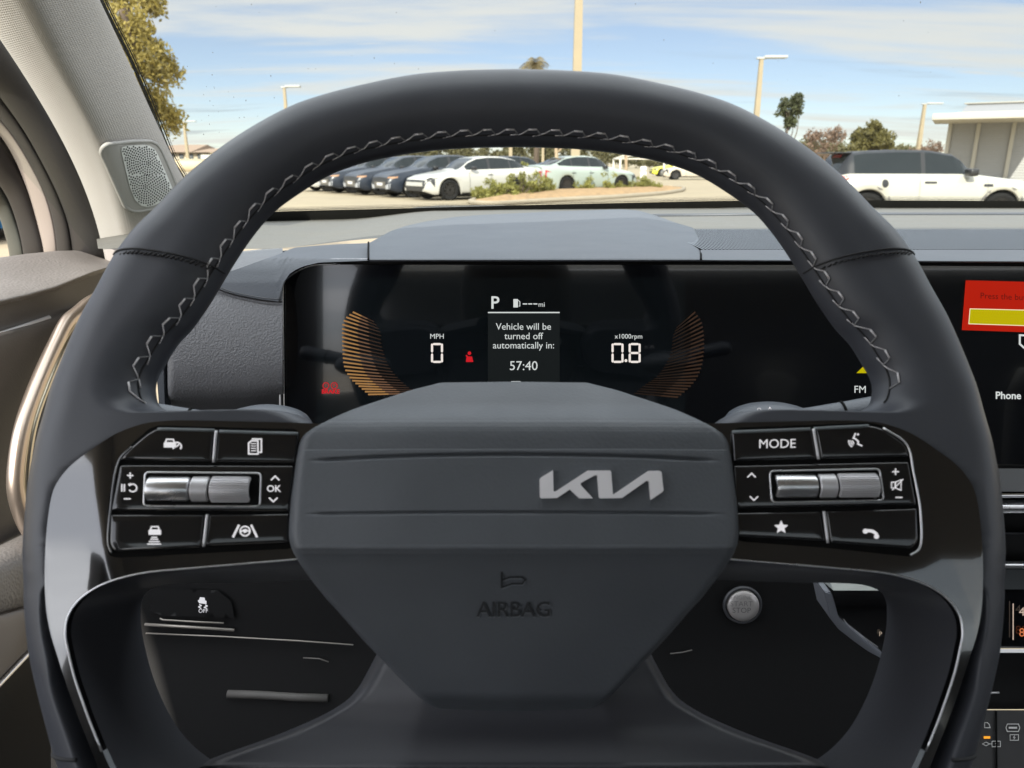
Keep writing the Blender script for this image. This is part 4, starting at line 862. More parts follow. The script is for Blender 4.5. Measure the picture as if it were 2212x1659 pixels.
BZ = [(218,330),(221,319),(230,312),(287,305.5),(325,305),(338,312),(347,325),(366,368),(384,412),(388,425),(378,440),(340,449),(300,456),(285,455),(270,446),(256,415),(236,370)]
bz3 = np.array([hit_px(pb, x, y, 0) for x, y in BZ]); c3 = bz3.mean(0); _, _, vt = np.linalg.svd(bz3 - c3); nz = vt[2] * (1 if vt[2] @ (EYE - c3) > 0 else -1)
def bzp(px, py, off): return hit_px(pb, px, py, off)
RB = round_poly(BZ, 6); spk = decal_px('speaker_bezel', RB, pb, mat('bezel_grey', (.34, .325, .31), .5), pil, .008, 7)
MB().tube([bzp(x, y, .006) for x, y in RB], .0022, 8, closed=True).build('bezel_rim', MATS['bezel_grey'], spk)
MB().tube([bzp(x, y, .001) for x, y in round_poly(np.array(BZ) + (np.array(BZ) - np.mean(BZ, 0)) * .025, 6)], .0014, 6, closed=True).build('bezel_gap', M_gap, pil)
GR = [(262,326),(264,318),(275,314.5),(305,313),(323,314.5),(334,322),(342,336),(358,372),(373,408),(374,420),(362,431),(332,444),(318,447),(305,444),(292,432),(281,405),(270,360)]
gv, gf, _ = sheet2d(densify(GR, 8), 10); gril = mesh('speaker_grille', [bzp(x, y, .0092) for x, y in gv], gf[:, ::-1], mat('grille_grey', (.72, .72, .70), .5), spk)
dm = MB(); ca, cb_ = np.array([321, 352.]), np.array([314, 404.])
pts_ = []
for ring in range(1, 26):
    r_ = ring * 5.0; n_ = max(6, int(2 * math.pi * r_ / 5.6))
    for k in range(n_):
        a = 2 * math.pi * (k + .5 * (ring % 2)) / n_
        for cc, sg in ((ca, 1), (cb_, -1)):
            p = cc + [r_ * .92 * math.cos(a), r_ * math.sin(a)]
            if (p[1] - 378 - (p[0] - 318) * .0) * sg <= -.8: pts_.append(p)
for cc in (ca, cb_): pts_.append(cc)
pts_ = np.array(pts_); ok = in_poly(pts_, np.array(GR)) & (dist_poly(pts_, np.array(GR)) > 2.6); pts_ = pts_[ok]
for p in pts_:
    a = np.arange(8) * math.pi / 4; dm.add([bzp(p[0] + 1.6 * math.cos(t), p[1] + 1.95 * math.sin(t), .0098) for t in a], [list(range(8))])
dm.build('perforation', M_gap, spk, smooth=False)

def strip(name, A, Bb, dA, dB, bul, m, parent, n=9, sub=5):
    A, Bb = spline(A, sub), spline(Bb, sub); k = len(A); tt_ = np.linspace(0, 1, k); rows = []
    for t in np.linspace(0, 1, n):
        rows.append([atd(*(A[i] + (Bb[i] - A[i]) * t), lerp(np.interp(tt_[i], [0, 1], dA), np.interp(tt_[i], [0, 1], dB), t) - bul * math.sin(math.pi * t)**.7) for i in range(k)])
    g = np.array(rows); back = g[[0, -1]] + (g[[0, -1]] - EYE) * .05
    return MB().grid(np.concatenate([back[:1], g, back[1:]])).build(name, m, parent)
C1 = [(-80,-60),(0,73),(50,150),(100,230),(150,320),(187,393),(213,460),(230,547),(232,580)]
C2 = [(-110,90),(-40,160),(0,210),(50,280),(90,350),(123,417),(147,483),(157,547),(158,580)]
C3 = [(-125,110),(-68,180),(-22,232),(25,290),(65,355),(97,420),(115,483),(123,547),(124,580)]
C4 = [(-145,130),(-88,205),(-45,252),(2,296),(32,345),(57,405),(77,470),(95,547),(96,580)]
C5 = [(-165,170),(-112,250),(-77,310),(-36,352),(-6,393),(17,430),(36,482),(50,547),(51,580)]
C6 = [(-175,200),(-132,290),(-102,350),(-62,402),(-32,437),(-6,462),(10,506),(20,550),(21,580)]
strip('door_seal', C1, C2, (.665, .955), (.68, .965), .012, M_rubber, None); seal = bpy.data.objects['door_seal']; tag(seal, 'thick dark rubber door seal along the left edge of the fabric pillar', 'door seal')
dframe = thing('door_frame', 'pinkish painted door opening strip between two dark seals at far left', 'door frame', tuple(atd(60, 560, .95)))
strip('inner_seal', C2, C3, (.69, .965), (.71, .975), .008, M_rubber, dframe); strip('painted_flange', C3, C4, (.715, .98), (.73, .985), .003, mat('body_paint', (.27, .235, .22), .25, coat=.5), dframe)
strip('outer_seal', C4, C5, (.745, .995), (.765, 1.005), .008, M_rubber, dframe); strip('window_channel', C5, C6, (.79, 1.015), (.82, 1.03), .006, mat('channel_grey', (.06, .066, .062), .4), dframe)

door = thing('driver_side_door', 'driver door panel with pull handle and leather armrest at left edge', 'car door', (-.45, .6, .9))
def loft_px(name, rows, m, parent, sub=6, smooth=True):
    """rows: lists of (px, py, X) -> surface at those x distances"""
    g = np.array([[atx(*c) for c in r_] for r_ in rows]); g = np.array([spline(g[:, k], sub) for k in range(g.shape[1])]).transpose(1, 0, 2); return MB().grid(g).build(name, m, parent, smooth)
sx = [-60, 0, 60, 121, 162, 200, 235, 262]
bk = [572, 560, 552, 546, 545, 551, 559, 566]; lp = [668, 651, 637, 620, 603, 588, 577, 571]
loft_px('door_sill', [[(x, b - 4, -.53) for x, b in zip(sx, bk)], [(x, b, -.515) for x, b in zip(sx, bk)], [(x, lerp(b, l, .45), -.475) for x, b, l in zip(sx, bk, lp)], [(x, lerp(b, l, .85), -.443) for x, b, l in zip(sx, bk, lp)], [(x, l, -.437) for x, l in zip(sx, lp)], [(x, l + 8, -.445) for x, l in zip(sx, lp)]][::-1], M_arm, door)
px_ = [-60, 0, 60, 120, 180, 240]
def rowp(y0, y1, X): return [(x, lerp(y0, y1, (x + 60) / 300), X) for x in px_]
loft_px('door_panel', [rowp(664, 575, -.446), rowp(700, 610, -.447), rowp(725, 640, -.447), rowp(745, 660, -.437), rowp(850, 780, -.441), rowp(1000, 960, -.452), rowp(1150, 1110, -.452), rowp(1215, 1100, -.450)][::-1], M_door, door)
MB().tube([atx(x, y, -.4415) for x, y in [(-60,738),(0,722),(60,702),(106,686)]], .0022, 8).build('door_trim_line', M_silver, door)
HO = spline([(225,622),(190,641),(164,662),(143,688),(113,740),(74,822),(43,909),(28,996),(26,1052),(35,1095),(50,1132),(70,1165)], 5); HI = spline([(225,650),(196,664),(173,684),(147,700),(126,742),(88,827),(53,931),(39,1017),(38,1056),(45,1095),(58,1130),(78,1160)], 5); HG = spline([(215,650),(190,672),(164,706),(139,749),(104,827),(74,913),(61,987),(57,1048),(62,1090),(75,1125)], 5)
MB().tube([atx(x, y, -.412) for x, y in lerp(HO, HI, .55)], .0062, 14).build('pull_handle', M_warm, door)
n_ = len(HG); hi_ = resample(HI, n_); rows = [[atx(*p, -.418) for p in hi_], [atx(*p, -.424) for p in lerp(hi_, HG, .5)], [atx(*p, -.420) for p in HG], [atx(p[0] + 40, p[1] + 10, -.42) for p in HG]]
MB().grid(np.array(rows)).build('handle_recess', mat('handle_grey', (.16, .14, .125), .45), door)
MB().tube([atx(*p, -.414) for p in HG], .0030, 10).build('handle_accent', M_gold, door); MB().tube([atx(p[0] - 7, p[1], -.414) for p in HG], .0016, 8).build('handle_accent', M_gold, door)
px2 = [-60, 0, 60, 120]
def rowq(y0, y60, X): return [(x, y0 + (y60 - y0) * x / 60, X) for x in px2]
loft_px('armrest', [rowq(1176, 1146, -.450), rowq(1188, 1158, -.425), rowq(1230, 1215, -.402), rowq(1290, 1278, -.397), rowq(1320, 1304, -.399), rowq(1326, 1310, -.405)][::-1], M_arm, door)
loft_px('armrest_top', [rowq(1326, 1310, -.403), rowq(1334, 1316, -.397), rowq(1400, 1355, -.394), rowq(1455, 1396, -.396), rowq(1470, 1408, -.404)][::-1], M_armtop, door)
MB().tube([atx(x, y, -.399) for x, y in [(-60,1538),(0,1476),(60,1412),(120,1350)]], .0022, 8).build('armrest_trim', M_chrome, door)
loft_px('door_pocket', [rowq(1470, 1408, -.406), rowq(1560, 1520, -.42), rowq(1900, 1900, -.43)][::-1], M_black, door)

# ------------------------------------------------------------------ the rest of the car round the driver
cabin = thing('cabin_shell', 'dark car interior shell with roof lining behind and above the windscreen', 'cabin', (.35, -.6, .3))
M_lin = mat('roof_lining', (.42, .41, .40), .9); M_seat = mat('seat_grey', (.09, .09, .092), .7)
Tq2 = resample(TOPC, 30); rows = []
for t in (0, .12, .3, .6, 1):
    row = []
    for p in Tq2:
        e = abs(p[0] - .4) / .73; x = p[0] + (p[0] - .4) * .25 * min(t * 5, 1); row.append((x, lerp(p[1], -.64, t), 1.43 + .03 * min(t * 2, 1) - (.045 - .02 * min(t * 2.5, 1)) * e ** 4))
    rows.append(row)
g = np.array(rows); MB().grid(np.concatenate([g, (g + [0, 0, .03])[::-1]]), cu=True).build('roof', M_lin, cabin)
MB().grid(np.array([g[-1] + [0, -.01, .02], lerp(g[-1], g[-1] * [1, 0, 1] + [0, -1.9, 0], 1) + [0, 0, .02]])).build('added_roof_glass', glass_mat('added_roof_glass', (.35, .38, .38), .6), cabin)  # unseen glass roof added to let sky light reach the wheel
for sg, x0 in ((-1, -.47), (1, 1.27)): MB().tube([(x0 + .03 * sg * -1 * (1 if y > .1 else 0), y, z) for y, z in ((.20, 1.40), (.0, 1.435), (-.4, 1.44), (-1.0, 1.43), (-1.9, 1.41))], .035, 10).build('roof_rail', M_lin, cabin)
MB().box((1.19, -1.9, .25), (1.27, .9, 1.02), .01).build('side_panel', M_seat, cabin); MB().box((-.64, -1.9, .25), (-.57, .95, 1.0), .01).build('side_panel', M_seat, cabin)
MB().box((-.62, -1.9, .18), (1.25, .95, .28), .01).build('floor', M_seat, cabin)
MB().box((-.46, -1.9, .28), (1.2, -1.45, 1.42), .06).build('rear_light_block', M_seat, cabin)  # unseen seat block raised to the roof to shut out slits of light
for x0 in (-.25, .52):
    MB().box((x0, -.80, .3), (x0 + .52, -.60, 1.12), .07).build('front_seat', M_seat, cabin); MB().box((x0 + .13, -.76, 1.10), (x0 + .39, -.64, 1.33), .05).build('head_restraint', M_seat, cabin)
for x0, y0, y1 in ((1.17, -.75, -.5), (1.17, -1.9, -1.5), (-.56, -.85, -.46)): MB().box((x0, y0, .95), (x0 + .08, y1, 1.40), .02).build('door_post', M_seat, cabin)
# ------------------------------------------------------------------ outside: ground
M_ground = mat('pale_concrete', (.285, .235, .155), .85, bump=(3, .2, .02), var=.12, vscale=.6)
M_mulch = mat('straw_mulch', (.30, .195, .095), .95, bump=(14, .8, .05), var=.35, vscale=5)
M_kerb = mat('kerb_concrete', (.28, .24, .175), .85, var=.1, vscale=2)
M_pole = mat('pole_concrete', (.28, .23, .15), .8, var=.08, vscale=3); M_head = mat('lamp_head', (.36, .37, .36), .5)
M_bark = mat('bark', (.10, .075, .055), .9, var=.2, vscale=8); M_stake = mat('timber_stake', (.30, .22, .14), .85, var=.2, vscale=6)
g = MB(); g.add([(-900, -60, 0), (900, -60, 0), (900, 1600, 0), (-900, 1600, 0)], [[0, 1, 2, 3]]); tag(g.build('ground', M_ground, None), kind='structure')
def gp(px, py, z=0.): return atz(px, py, z)
# planted island
isl = [gp(*p) for p in [(1012,441),(1035,431),(1090,424),(1180,417),(1300,411),(1400,408),(1450,405),(1478,408),(1474,414),(1430,421),(1330,429),(1200,436),(1060,446)]]
isl2 = round_poly(np.array(isl)[:, :2], 1.0); v, f, nb = sheet2d(densify(isl2, .5), .7)
dd = dist_poly(v, isl2); q = np.random.RandomState(2)
mesh('mulch_bed', [(p[0], p[1], .06 + .16 * ss(0, 1.2, d) + .02 * r_) for p, d, r_ in zip(v, dd, q.rand(len(v)))], f, M_mulch, None); tag(bpy.data.objects['mulch_bed'], kind='structure')
kb = densify(isl2, .4); MB().tube(np.c_[kb, np.full(len(kb), .05)], .09, 8, closed=True).build('kerb', M_kerb, None); tag(bpy.data.objects['kerb'], kind='structure')

# ------------------------------------------------------------------ foliage
def leaf_mat(name, c, var=.35):
    if name in MATS: return MATS[name]
    m = mat(name, c, .6, var=var, vscale=1.3); nt = m.node_tree; N, L = nt.nodes, nt.links; b = N['Principled BSDF']; t = N.new('ShaderNodeBsdfTranslucent')
    src = b.inputs['Base Color'].links[0].from_socket; L.new(src, t.inputs[0]); mx = N.new('ShaderNodeMixShader'); mx.inputs[0].default_value = .35; L.new(b.outputs[0], mx.inputs[1]); L.new(t.outputs[0], mx.inputs[2]); L.new(mx.outputs[0], N['Material Output'].inputs[0]); return m
G_olive = leaf_mat('leaf_olive', (.130, .115, .035)); G_dark = leaf_mat('leaf_dark', (.060, .068, .026)); G_yel = leaf_mat('leaf_yellow', (.27, .215, .055)); G_bush = leaf_mat('leaf_bush', (.21, .205, .05)); G_brown = leaf_mat('twig_brown', (.20, .135, .095)); G_far = leaf_mat('leaf_far', (.115, .105, .045))
def leaves(C, n_each, rad, size, rs, squash=.8, droop=0):
    C = np.asarray(C, float); V, k = [], 0; N_ = len(C) * n_each
    o = rs.normal(0, 1, (N_, 3)); o /= np.linalg.norm(o, axis=1)[:, None]; o *= (rs.rand(N_, 1) ** .45) * np.repeat(np.broadcast_to(rad, len(C)), n_each)[:, None] * [1, 1, squash]
    P = np.repeat(C, n_each, 0) + o; a = rs.normal(0, 1, (N_, 3)); a[:, 2] -= droop; a /= np.linalg.norm(a, axis=1)[:, None]; b = np.cross(a, rs.normal(0, 1, (N_, 3))); b /= np.linalg.norm(b, axis=1)[:, None]
    s = size * (.6 + .8 * rs.rand(N_, 1)); V = np.stack([P - a * s, P + b * s * .45, P + a * s, P - b * s * .45], 1).reshape(-1, 3)
    return V, np.arange(N_ * 4).reshape(-1, 4)
def limb(mb, a, b, r0, r1, rs, bend=.12, n=7):
    a, b = np.array(a, float), np.array(b, float); L_ = np.linalg.norm(b - a); off = rs.normal(0, bend * L_, 3); t = np.linspace(0, 1, n)[:, None]
    mb.tube(a + (b - a) * t + off * np.sin(t * math.pi) , np.linspace(r0, r1, n), 7)
def tree(name, label, cat, base, h, crown, seed, m, n=30, per=60, size=.25, crad=.6, trunk=.18, group=None, bare=False, tm=None):
    """crown: list of (dx, dy, dz, rx, rz) lobes in metres above the base"""
    rs = np.random.RandomState(seed); o = thing(name, label, cat, tuple(base), 0, group); mb = MB(); C = []
    top = np.array([0, 0, h * .5]); mb.tube([(0, 0, -.1), (.02 * h, 0, h * .2), (0, .01 * h, h * .5)], [trunk, trunk * .8, trunk * .55], 9)
    for dx, dy, dz, rx, rz in crown:
        c = np.array([dx, dy, dz]); limb(mb, top * rs.uniform(.6, 1), c, trunk * .5, trunk * .12, rs)
        for _ in range(n):
            d = rs.normal(0, 1, 3); d /= np.linalg.norm(d); p = c + d * [rx, rx, rz] * rs.rand() ** .4; C.append(p)
            if rs.rand() < (.9 if bare else .35): limb(mb, c, p, trunk * .12, trunk * .03, rs, .15, 5)
    V, Fc = leaves(C, per, crad * (.7 + .6 * rs.rand(len(C))), size, rs); mesh('crown', V, Fc, m, o, False, local=True); mb.build('trunk', tm or M_bark, o, local=True); return o
# branch reaching over the left of the windscreen: a live oak standing just left of the car
def at_d(px, py, d): return atd(px, py, d)
rs = np.random.RandomState(5); D = 7.5
oak = thing('oak_tree', 'yellow-green oak with drooping branches right beside the fabric pillar', 'tree', (-6.2, D - .5, 0)); ob = np.array([-6.2, D - .5, 0])
mb = MB(); C, Rr = [], []
br = [[(60,-120),(180,-60),(262,10),(300,60),(330,100),(352,130),(376,165)], [(180,-60),(250,-30),(300,-10),(330,0),(335,18)], [(262,20),(285,80),(300,130),(330,150),(352,178)], [(250,60),(270,120),(283,175),(300,205),(318,222),(352,236)], [(300,205),(330,228),(366,246),(370,268)], [(150,-60),(230,40),(262,120),(280,190)], [(200,-80),(280,-50),(310,-20)]]
for k, b_ in enumerate(br):
    P = np.array([at_d(x, y, D + .5 * math.sin(k * 2.1) + .12 * j) for j, (x, y) in enumerate(b_)]); P = spline(P, 5); mb.tube(P, np.linspace(.035 if k else .06, .008, len(P)), 6)
    for i_, p in enumerate(P):
        if i_ < len(P) * .12: continue
        for _ in range(4): C.append(p + rs.normal(0, .09 - .05 * i_ / len(P), 3)); Rr.append(.06 + .08 * rs.rand())
for _ in range(40): C.append(at_d(rs.uniform(120, 262), rs.uniform(-120, 50), D + rs.uniform(-.8, 1.2))); Rr.append(.28)
for _ in range(14):
    y_ = rs.uniform(-10, 95); C.append(at_d(rs.uniform(225 + y_ * .38, 300 + y_ * .25), y_, D + rs.uniform(-.5, .9))); Rr.append(.17)
limb(mb, at_d(60, -120, D), ob + [0, 0, 4.5], .07, .16, rs); mb.tube([ob + [0, 0, -.1], ob + [.1, 0, 2], ob + [0, .1, 4.6], ob + [.3, .2, 6]], [.28, .22, .18, .1], 10)
V, Fc = leaves(C, 20, np.array(Rr), .027, rs, 1, .8); mesh('crown', V, Fc, G_yel, oak, False); mb.build('trunk', M_bark, oak)

def far(px, d, z=0): r = ray(px, 400); return np.array([r[0] / r[1] * d, d, z])
tree('live_oak', 'rounded green oak standing left of the far right lamp post', 'tree', far(1874, 70), 5.2, [(0, 0, 3.0, 1.3, 1.0), (-1.0, .3, 3.4, .8, .7), (.9, -.2, 2.9, .9, .8), (.1, 0, 4.1, .8, .6), (1.2, 0, 2.2, .6, .5), (-1.1, 0, 2.4, .6, .5)], 3, G_olive, 26, 46, .20, .42)
tree('thin_tree', 'small sparse green tree beside the right lamp post', 'tree', far(1688, 62), 6.3, [(0, 0, 5.0, .8, .6), (.6, 0, 6.0, .4, .3), (-.5, 0, 5.6, .5, .4), (.5, .2, 5.2, .5, .5), (.3, 0, 4.2, .5, .4)], 4, G_dark, 14, 30, .16, .30, .12)
tree('bare_tree', 'brownish bare tree left of the rounded oak', 'tree', far(1772, 66), 5, [(0, 0, 3.0, 1.2, .9), (-.9, 0, 3.3, .8, .7), (.9, 0, 3.5, .7, .6), (-.3, 0, 2.0, 1.2, .6)], 6, G_brown, 30, 12, .13, .40, .12, bare=True, tm=MATS['twig_brown'])
tree('bare_tree', 'small leafless tree between far lamp post and grey building', 'tree', far(1990, 92), 5, [(.4, 0, 3.0, 1.2, .8), (-1.5, 0, 2.2, 1.0, .6), (1.2, 0, 2.6, 1.0, .7)], 9, G_brown, 26, 12, .14, .40, .12, bare=True, tm=MATS['twig_brown'])
def palm(px, py, d, label):
    c = atd(px, py, d); o = thing('palm_tree', label, 'palm tree', (c[0], c[1], 0)); rs = np.random.RandomState(7); z = c[2]
    MB().tube([(0, 0, -.1), (.15, 0, z * .5), (0, 0, z)], [.2, .15, .13], 8).build('trunk', M_bark, o, local=True); mb = MB()
    for k in range(26):
        a = rs.uniform(0, 5.38); e = rs.uniform(-.3, 1.1); L_ = rs.uniform(1.0, 1.5); P = []
        for t in np.linspace(0, 1, 8): P.append(np.array([math.cos(a) * math.cos(e) * t * L_, math.sin(a) * math.cos(e) * t * L_, z + math.sin(e) * t * L_ - .75 * t * t * L_]))
        P = np.array(P); mb.tube(P, .015, 4)
        for i_ in range(1, 8):
            for s in np.linspace(0, 1, 3)[:-1]:
                p = lerp(P[i_ - 1], P[i_], s); dr = P[i_] - P[i_ - 1]; dr /= np.linalg.norm(dr); sd_ = np.cross(dr, [0, 0, 1.]); sd_ /= np.linalg.norm(sd_) + 1e-9
                for q_ in (1, -1): e_ = p + sd_ * q_ * .34 + dr * .16 + np.array([0, 0, -.14]); mb.add([p, p + dr * .06, e_], [[0, 1, 2]])
    mb.build('crown', G_brown if 0 else leaf_mat('palm_dry', (.20, .16, .08)), o, smooth=False, local=True)
palm(1158, 138, 44, 'palm crown rising behind the top of the steering wheel rim')
# shrubs in the island
def shrub(label, blobs, seed, m):
    rs = np.random.RandomState(seed); b0 = gp(*blobs[0][:2]); o = thing('shrub', label, 'shrub', (b0[0], b0[1], .1), 0, 'shrubs in the planted island'); C = []; mb = MB()
    for px, py, w, h in blobs:
        b = gp(px, py) - b0; s = np.linalg.norm(gp(px, py) - EYE) / F_PX
        for _ in range(46):
            p = b + [rs.uniform(-1, 1) * w * s, rs.uniform(-.5, .9), abs(rs.normal(.0, .55)) * h * s * .8]; C.append(p)
            if rs.rand() < .3: limb(mb, b + [rs.uniform(-.3, .3) * w * s, 0, 0], p, .02, .008, rs, .1, 4)
    V, Fc = leaves(C, 34, .15, .055, rs); mesh('foliage', V, Fc, m, o, False, local=True); mb.build('stems', M_bark, o, local=True)
shrub('low yellow-green shrub in front of the white sedan tail', [(1055,434,30,20),(1085,433,30,34),(1120,431,34,44),(1155,428,30,42),(1178,424,16,24)], 11, G_bush)
shrub('wide green shrub at the foot of the tall central pole', [(1255,418,30,24),(1290,418,36,28),(1335,416,36,26),(1375,414,30,20),(1405,413,20,12)], 12, G_bush)
tree('thin_tree', 'young staked trunk between white sedan tail and tall pole', 'tree', gp(1198, 416), 4.6, [(0, 0, 3.9, .6, .4), (.3, 0, 4.2, .5, .3)], 13, G_dark, 14, 20, .12, .3, .10, tm=M_stake)
tree('thin_tree', 'young staked trunk beside the bonnet of the mint car', 'tree', gp(1348, 396), 4.8, [(0, 0, 4.0, .6, .4), (.3, 0, 4.3, .5, .3)], 14, G_dark, 12, 16, .12, .3, .12, tm=M_stake)
# distant wood
rs = np.random.RandomState(20); C, Rr = [], []
for px in np.arange(600, 2010, 9.0):
    d = rs.uniform(150, 190); top = interp(px, [(600,318),(640,328),(750,322),(790,316),(880,322),(930,312),(1000,322),(1060,330),(1100,316),(1200,310),(1300,306),(1420,322),(1500,330),(1700,318),(1800,310),(1900,318),(2010,330)]) + rs.normal(0, 6)
    h = CAM_H + (352 - top) / F_PX * d
    for _ in range(9): C.append(far(px + rs.uniform(-6, 6), d, rs.uniform(.1, .95) ** .8 * h)); Rr.append(rs.uniform(.6, 1.3))
V, Fc = leaves(C, 44, np.array(Rr), .38, rs); tag(mesh('treeline', V, Fc, G_far, None, False), 'distant band of trees behind the car park', 'trees', None, 'stuff')

# ------------------------------------------------------------------ lamp posts, canopy, sign
def lamp(px_base, d, px_top, py_top, w, label, head=True, group='lamp posts in the car park', tall=None, dirn=1):
    b = far(px_base, d); tz = tall or atd(px_top, py_top, 1)[2]
    if not tall:
        r_ = ray(px_top, py_top); tz = CAM_H + r_[2] / r_[1] * d
    o = thing('lamp_post', label, 'lamp post', tuple(b), 0, group); mb = MB(); h_ = w / 2
    mb.grid(np.array([[(s1 * k, s2 * k, z) for s1, s2 in ((-1, -1), (1, -1), (1, 1), (-1, 1))] for k, z in ((h_, -.1), (h_ * .96, tz * .3), (h_ * .60, tz))]), cv=True); mb.build('pole', M_pole, o, smooth=False, local=True)
    if head:
        L_ = w * 4.2; MB().box((-w * .8 if dirn > 0 else -L_ * .2, -.16, tz), (L_ * .2 if dirn > 0 else w * .8, .16, tz + .12), .03).build('bracket', M_head, o, local=True)
        MB().box((w * .4 * dirn if dirn > 0 else -L_, -.3, tz + .05), (L_ if dirn > 0 else -w * .4, .3, tz + .22), .05).build('lamp_head', M_head, o, local=True)
    return o
lamp(1241, 32.2, 1239, -60, .36, 'tall concrete pole in the centre rising out of frame', False, tall=13.5)
lamp(631, 74, 628, 190, .36, 'lamp post behind the upper left of the wheel rim'); lamp(413, 118, 405, 264, .44, 'distant lamp post beside the brown roofed house')
lamp(1621, 54, 1626, 128, .40, 'lamp post right of the wheel top with its head pointing right'); lamp(1972, 95, 1977, 226, .50, 'far lamp post left of the grey building with a small head', dirn=1)
lamp(1103, 120, 1103, 262, .55, 'distant pole seen over the white sedan roof', False); lamp(1172, 150, 1172, 280, .5, 'thinner distant pole over the tail of the white sedan', False)
M_alu = mat('pale_steel', (.55, .52, .45), .5, metal=.2)
cf = thing('canopy_frame', 'pale metal canopy frame without a cover behind the mint car', 'canopy', tuple(far(1395, 60))); mb = MB(); s = 60 / F_PX
X0, X1 = (1340 - 1395) * s, (1452 - 1395) * s; zz = lambda py: CAM_H + (352 - py) / F_PX * 60
for x in (X0, X1):
    for y in (0, 4): mb.box((x - .07, y - .07, 0), (x + .07, y + .07, zz(344)))
for y in (0, 4):
    mb.tube([(X0, y, zz(344)), ((X0 + X1) / 2, y, zz(325)), (X1, y, zz(344))], .08, 6); mb.tube([(X0, y, zz(344)), (X1, y, zz(344))], .06, 6); mb.tube([((X0 + X1) / 2, y, zz(325)), ((X0 + X1) / 2, y, zz(344))], .05, 6)
for x, z in ((X0, 344), (X1, 344), ((X0 + X1) / 2, 325)): mb.tube([(x, 0, zz(z)), (x, 4, zz(z))], .06, 6)
mb.build('frame', M_alu, cf, local=True)
bn = thing('marker_board', 'small white board on a post right of the mint car', 'board', tuple(gp(1389, 386))); s = gp(1389, 386)[1] / F_PX
MB().box((-6 * s, -.05, .1 * s), (6 * s, .05, 24 * s), .02).build('board', mat('board_white', (.75, .75, .72), .5), bn, local=True); MB().box((-.05, .05, 0), (.05, .12, 22 * s)).build('post', M_alu, bn, local=True)

# ------------------------------------------------------------------ buildings
M_wall = mat('grey_cladding', (.32, .32, .31), .7, bump=(1, 0, .01), var=.04, vscale=1); M_white_t = mat('white_trim', (.42, .40, .34), .6); M_roofm = mat('metal_roof', (.20, .205, .215), .5)
bo = far(2012, 58); ph = R(30); bd = thing('grey_building', 'low grey clad building with white eaves and columns at the right edge', 'building', tuple(bo), -ph)
W_ = 26; EZ = 3.95
nrow = 22; mb = MB()
for k in range(nrow): z0, z1 = k * EZ / nrow, (k + 1) * EZ / nrow; mb.add([(.5, .02, z0), (W_, .02, z0), (W_, .07, z1 - .012), (.5, .07, z1 - .012)], [[0, 1, 2, 3]]); mb.add([(.5, .07, z1 - .012), (W_, .07, z1 - .012), (W_, .02, z1), (.5, .02, z1)], [[0, 1, 2, 3]])
mb.add([(.5, .07, 0), (.5, 9, 0), (.5, 9, EZ), (.5, .07, EZ)], [[0, 1, 2, 3]]); mb.build('wall', M_wall, bd, smooth=False, local=True)
MB().box((-.4, -6.4, EZ), (6.5, .3, EZ + .40), .03).build('eave', M_white_t, bd, local=True); MB().box((.7, -.9, EZ + .42), (W_, 8, EZ + .60)).box((.95, -.7, EZ + .60), (W_, 7.5, EZ + .74), .02).build('eave', M_white_t, bd, local=True)
rf = MB(); rf.add([(1.2, -.6, EZ + .74), (W_, -.6, EZ + .74), (W_, .5, 5.28), (1.5, .5, 5.28)], [[0, 1, 2, 3]]); rf.add([(1.5, .5, 5.28), (W_, .5, 5.28), (W_, 8, 5.3), (1.5, 8, 5.3)], [[0, 1, 2, 3]]); rf.add([(1.2, -.6, EZ + .74), (1.5, .5, 5.28), (1.5, 8, 5.3), (1.2, 8, EZ + .74)], [[0, 1, 2, 3]]); rf.build('roof', M_roofm, bd, smooth=False, local=True)
MB().box((1.3, .35, 5.28), (W_, .65, 5.38)).build('roof_edge', M_white_t, bd, local=True)
for x in (.5, 2.3, 4.45, 6.5, 8.6, 10.7, 12.8): MB().box((x, -.12, 0), (x + .26, .01, EZ), .02).build('column', M_white_t, bd, local=True)
hb = far(300, 128); hs = thing('house', 'pale house with brown hipped roof above a cream wall at far left', 'house', tuple(hb)); s = 128 / F_PX
zz = lambda py: CAM_H + (352 - py) / F_PX * 128; xx = lambda px: (px - 300) * s
MB().box((xx(250), 0, 0), (xx(452), 14, zz(331))).build('wall', mat('house_cream', (.5, .43, .32), .8, var=.05, vscale=.5), hs, local=True)
rf = MB()
for a, b, c, py in ((240, 420, 393, 314), (400, 474, 430, 322)):
    A = [(xx(a), -1, zz(331)), (xx(b), -1, zz(331)), (xx(b), 15, zz(331)), (xx(a), 15, zz(331))]; rf.add(A + [(xx(c) - 3, 7, zz(py)), (xx(c) + 2, 7, zz(py))], [[0, 1, 5, 4], [1, 2, 5], [2, 3, 4, 5], [3, 0, 4]])
rf.build('roof', mat('brown_tiles', (.24, .17, .12), .85, bump=(6, .4, .05)), hs, smooth=False, local=True)
for a in (372, 392, 412, 430): MB().box((xx(a), -.15, zz(345)), (xx(a + 9), .05, zz(334))).build('window', mat('house_window', (.10, .11, .12), .2), hs, local=True)
MB().box((xx(446), -2, 0), (xx(472), 12, zz(336))).build('wing', MATS['white_trim'], hs, local=True)
wl = far(300, 110); cw = thing('boundary_wall', 'cream boundary wall in front of the house at far left', 'wall', tuple(wl)); s2 = 110 / F_PX
MB().box(((320 - 300) * s2, 0, 0), ((478 - 300) * s2, .3, CAM_H + (352 - 345.5) / F_PX * 110)).build('panel', mat('wall_cream', (.48, .40, .27), .85, var=.05, vscale=.4), cw, local=True); MB().box(((319 - 300) * s2, -.06, CAM_H + (352 - 345.5) / F_PX * 110), ((479 - 300) * s2, .36, CAM_H + (352 - 344) / F_PX * 110)).build('coping', MATS['white_trim'], cw, local=True)

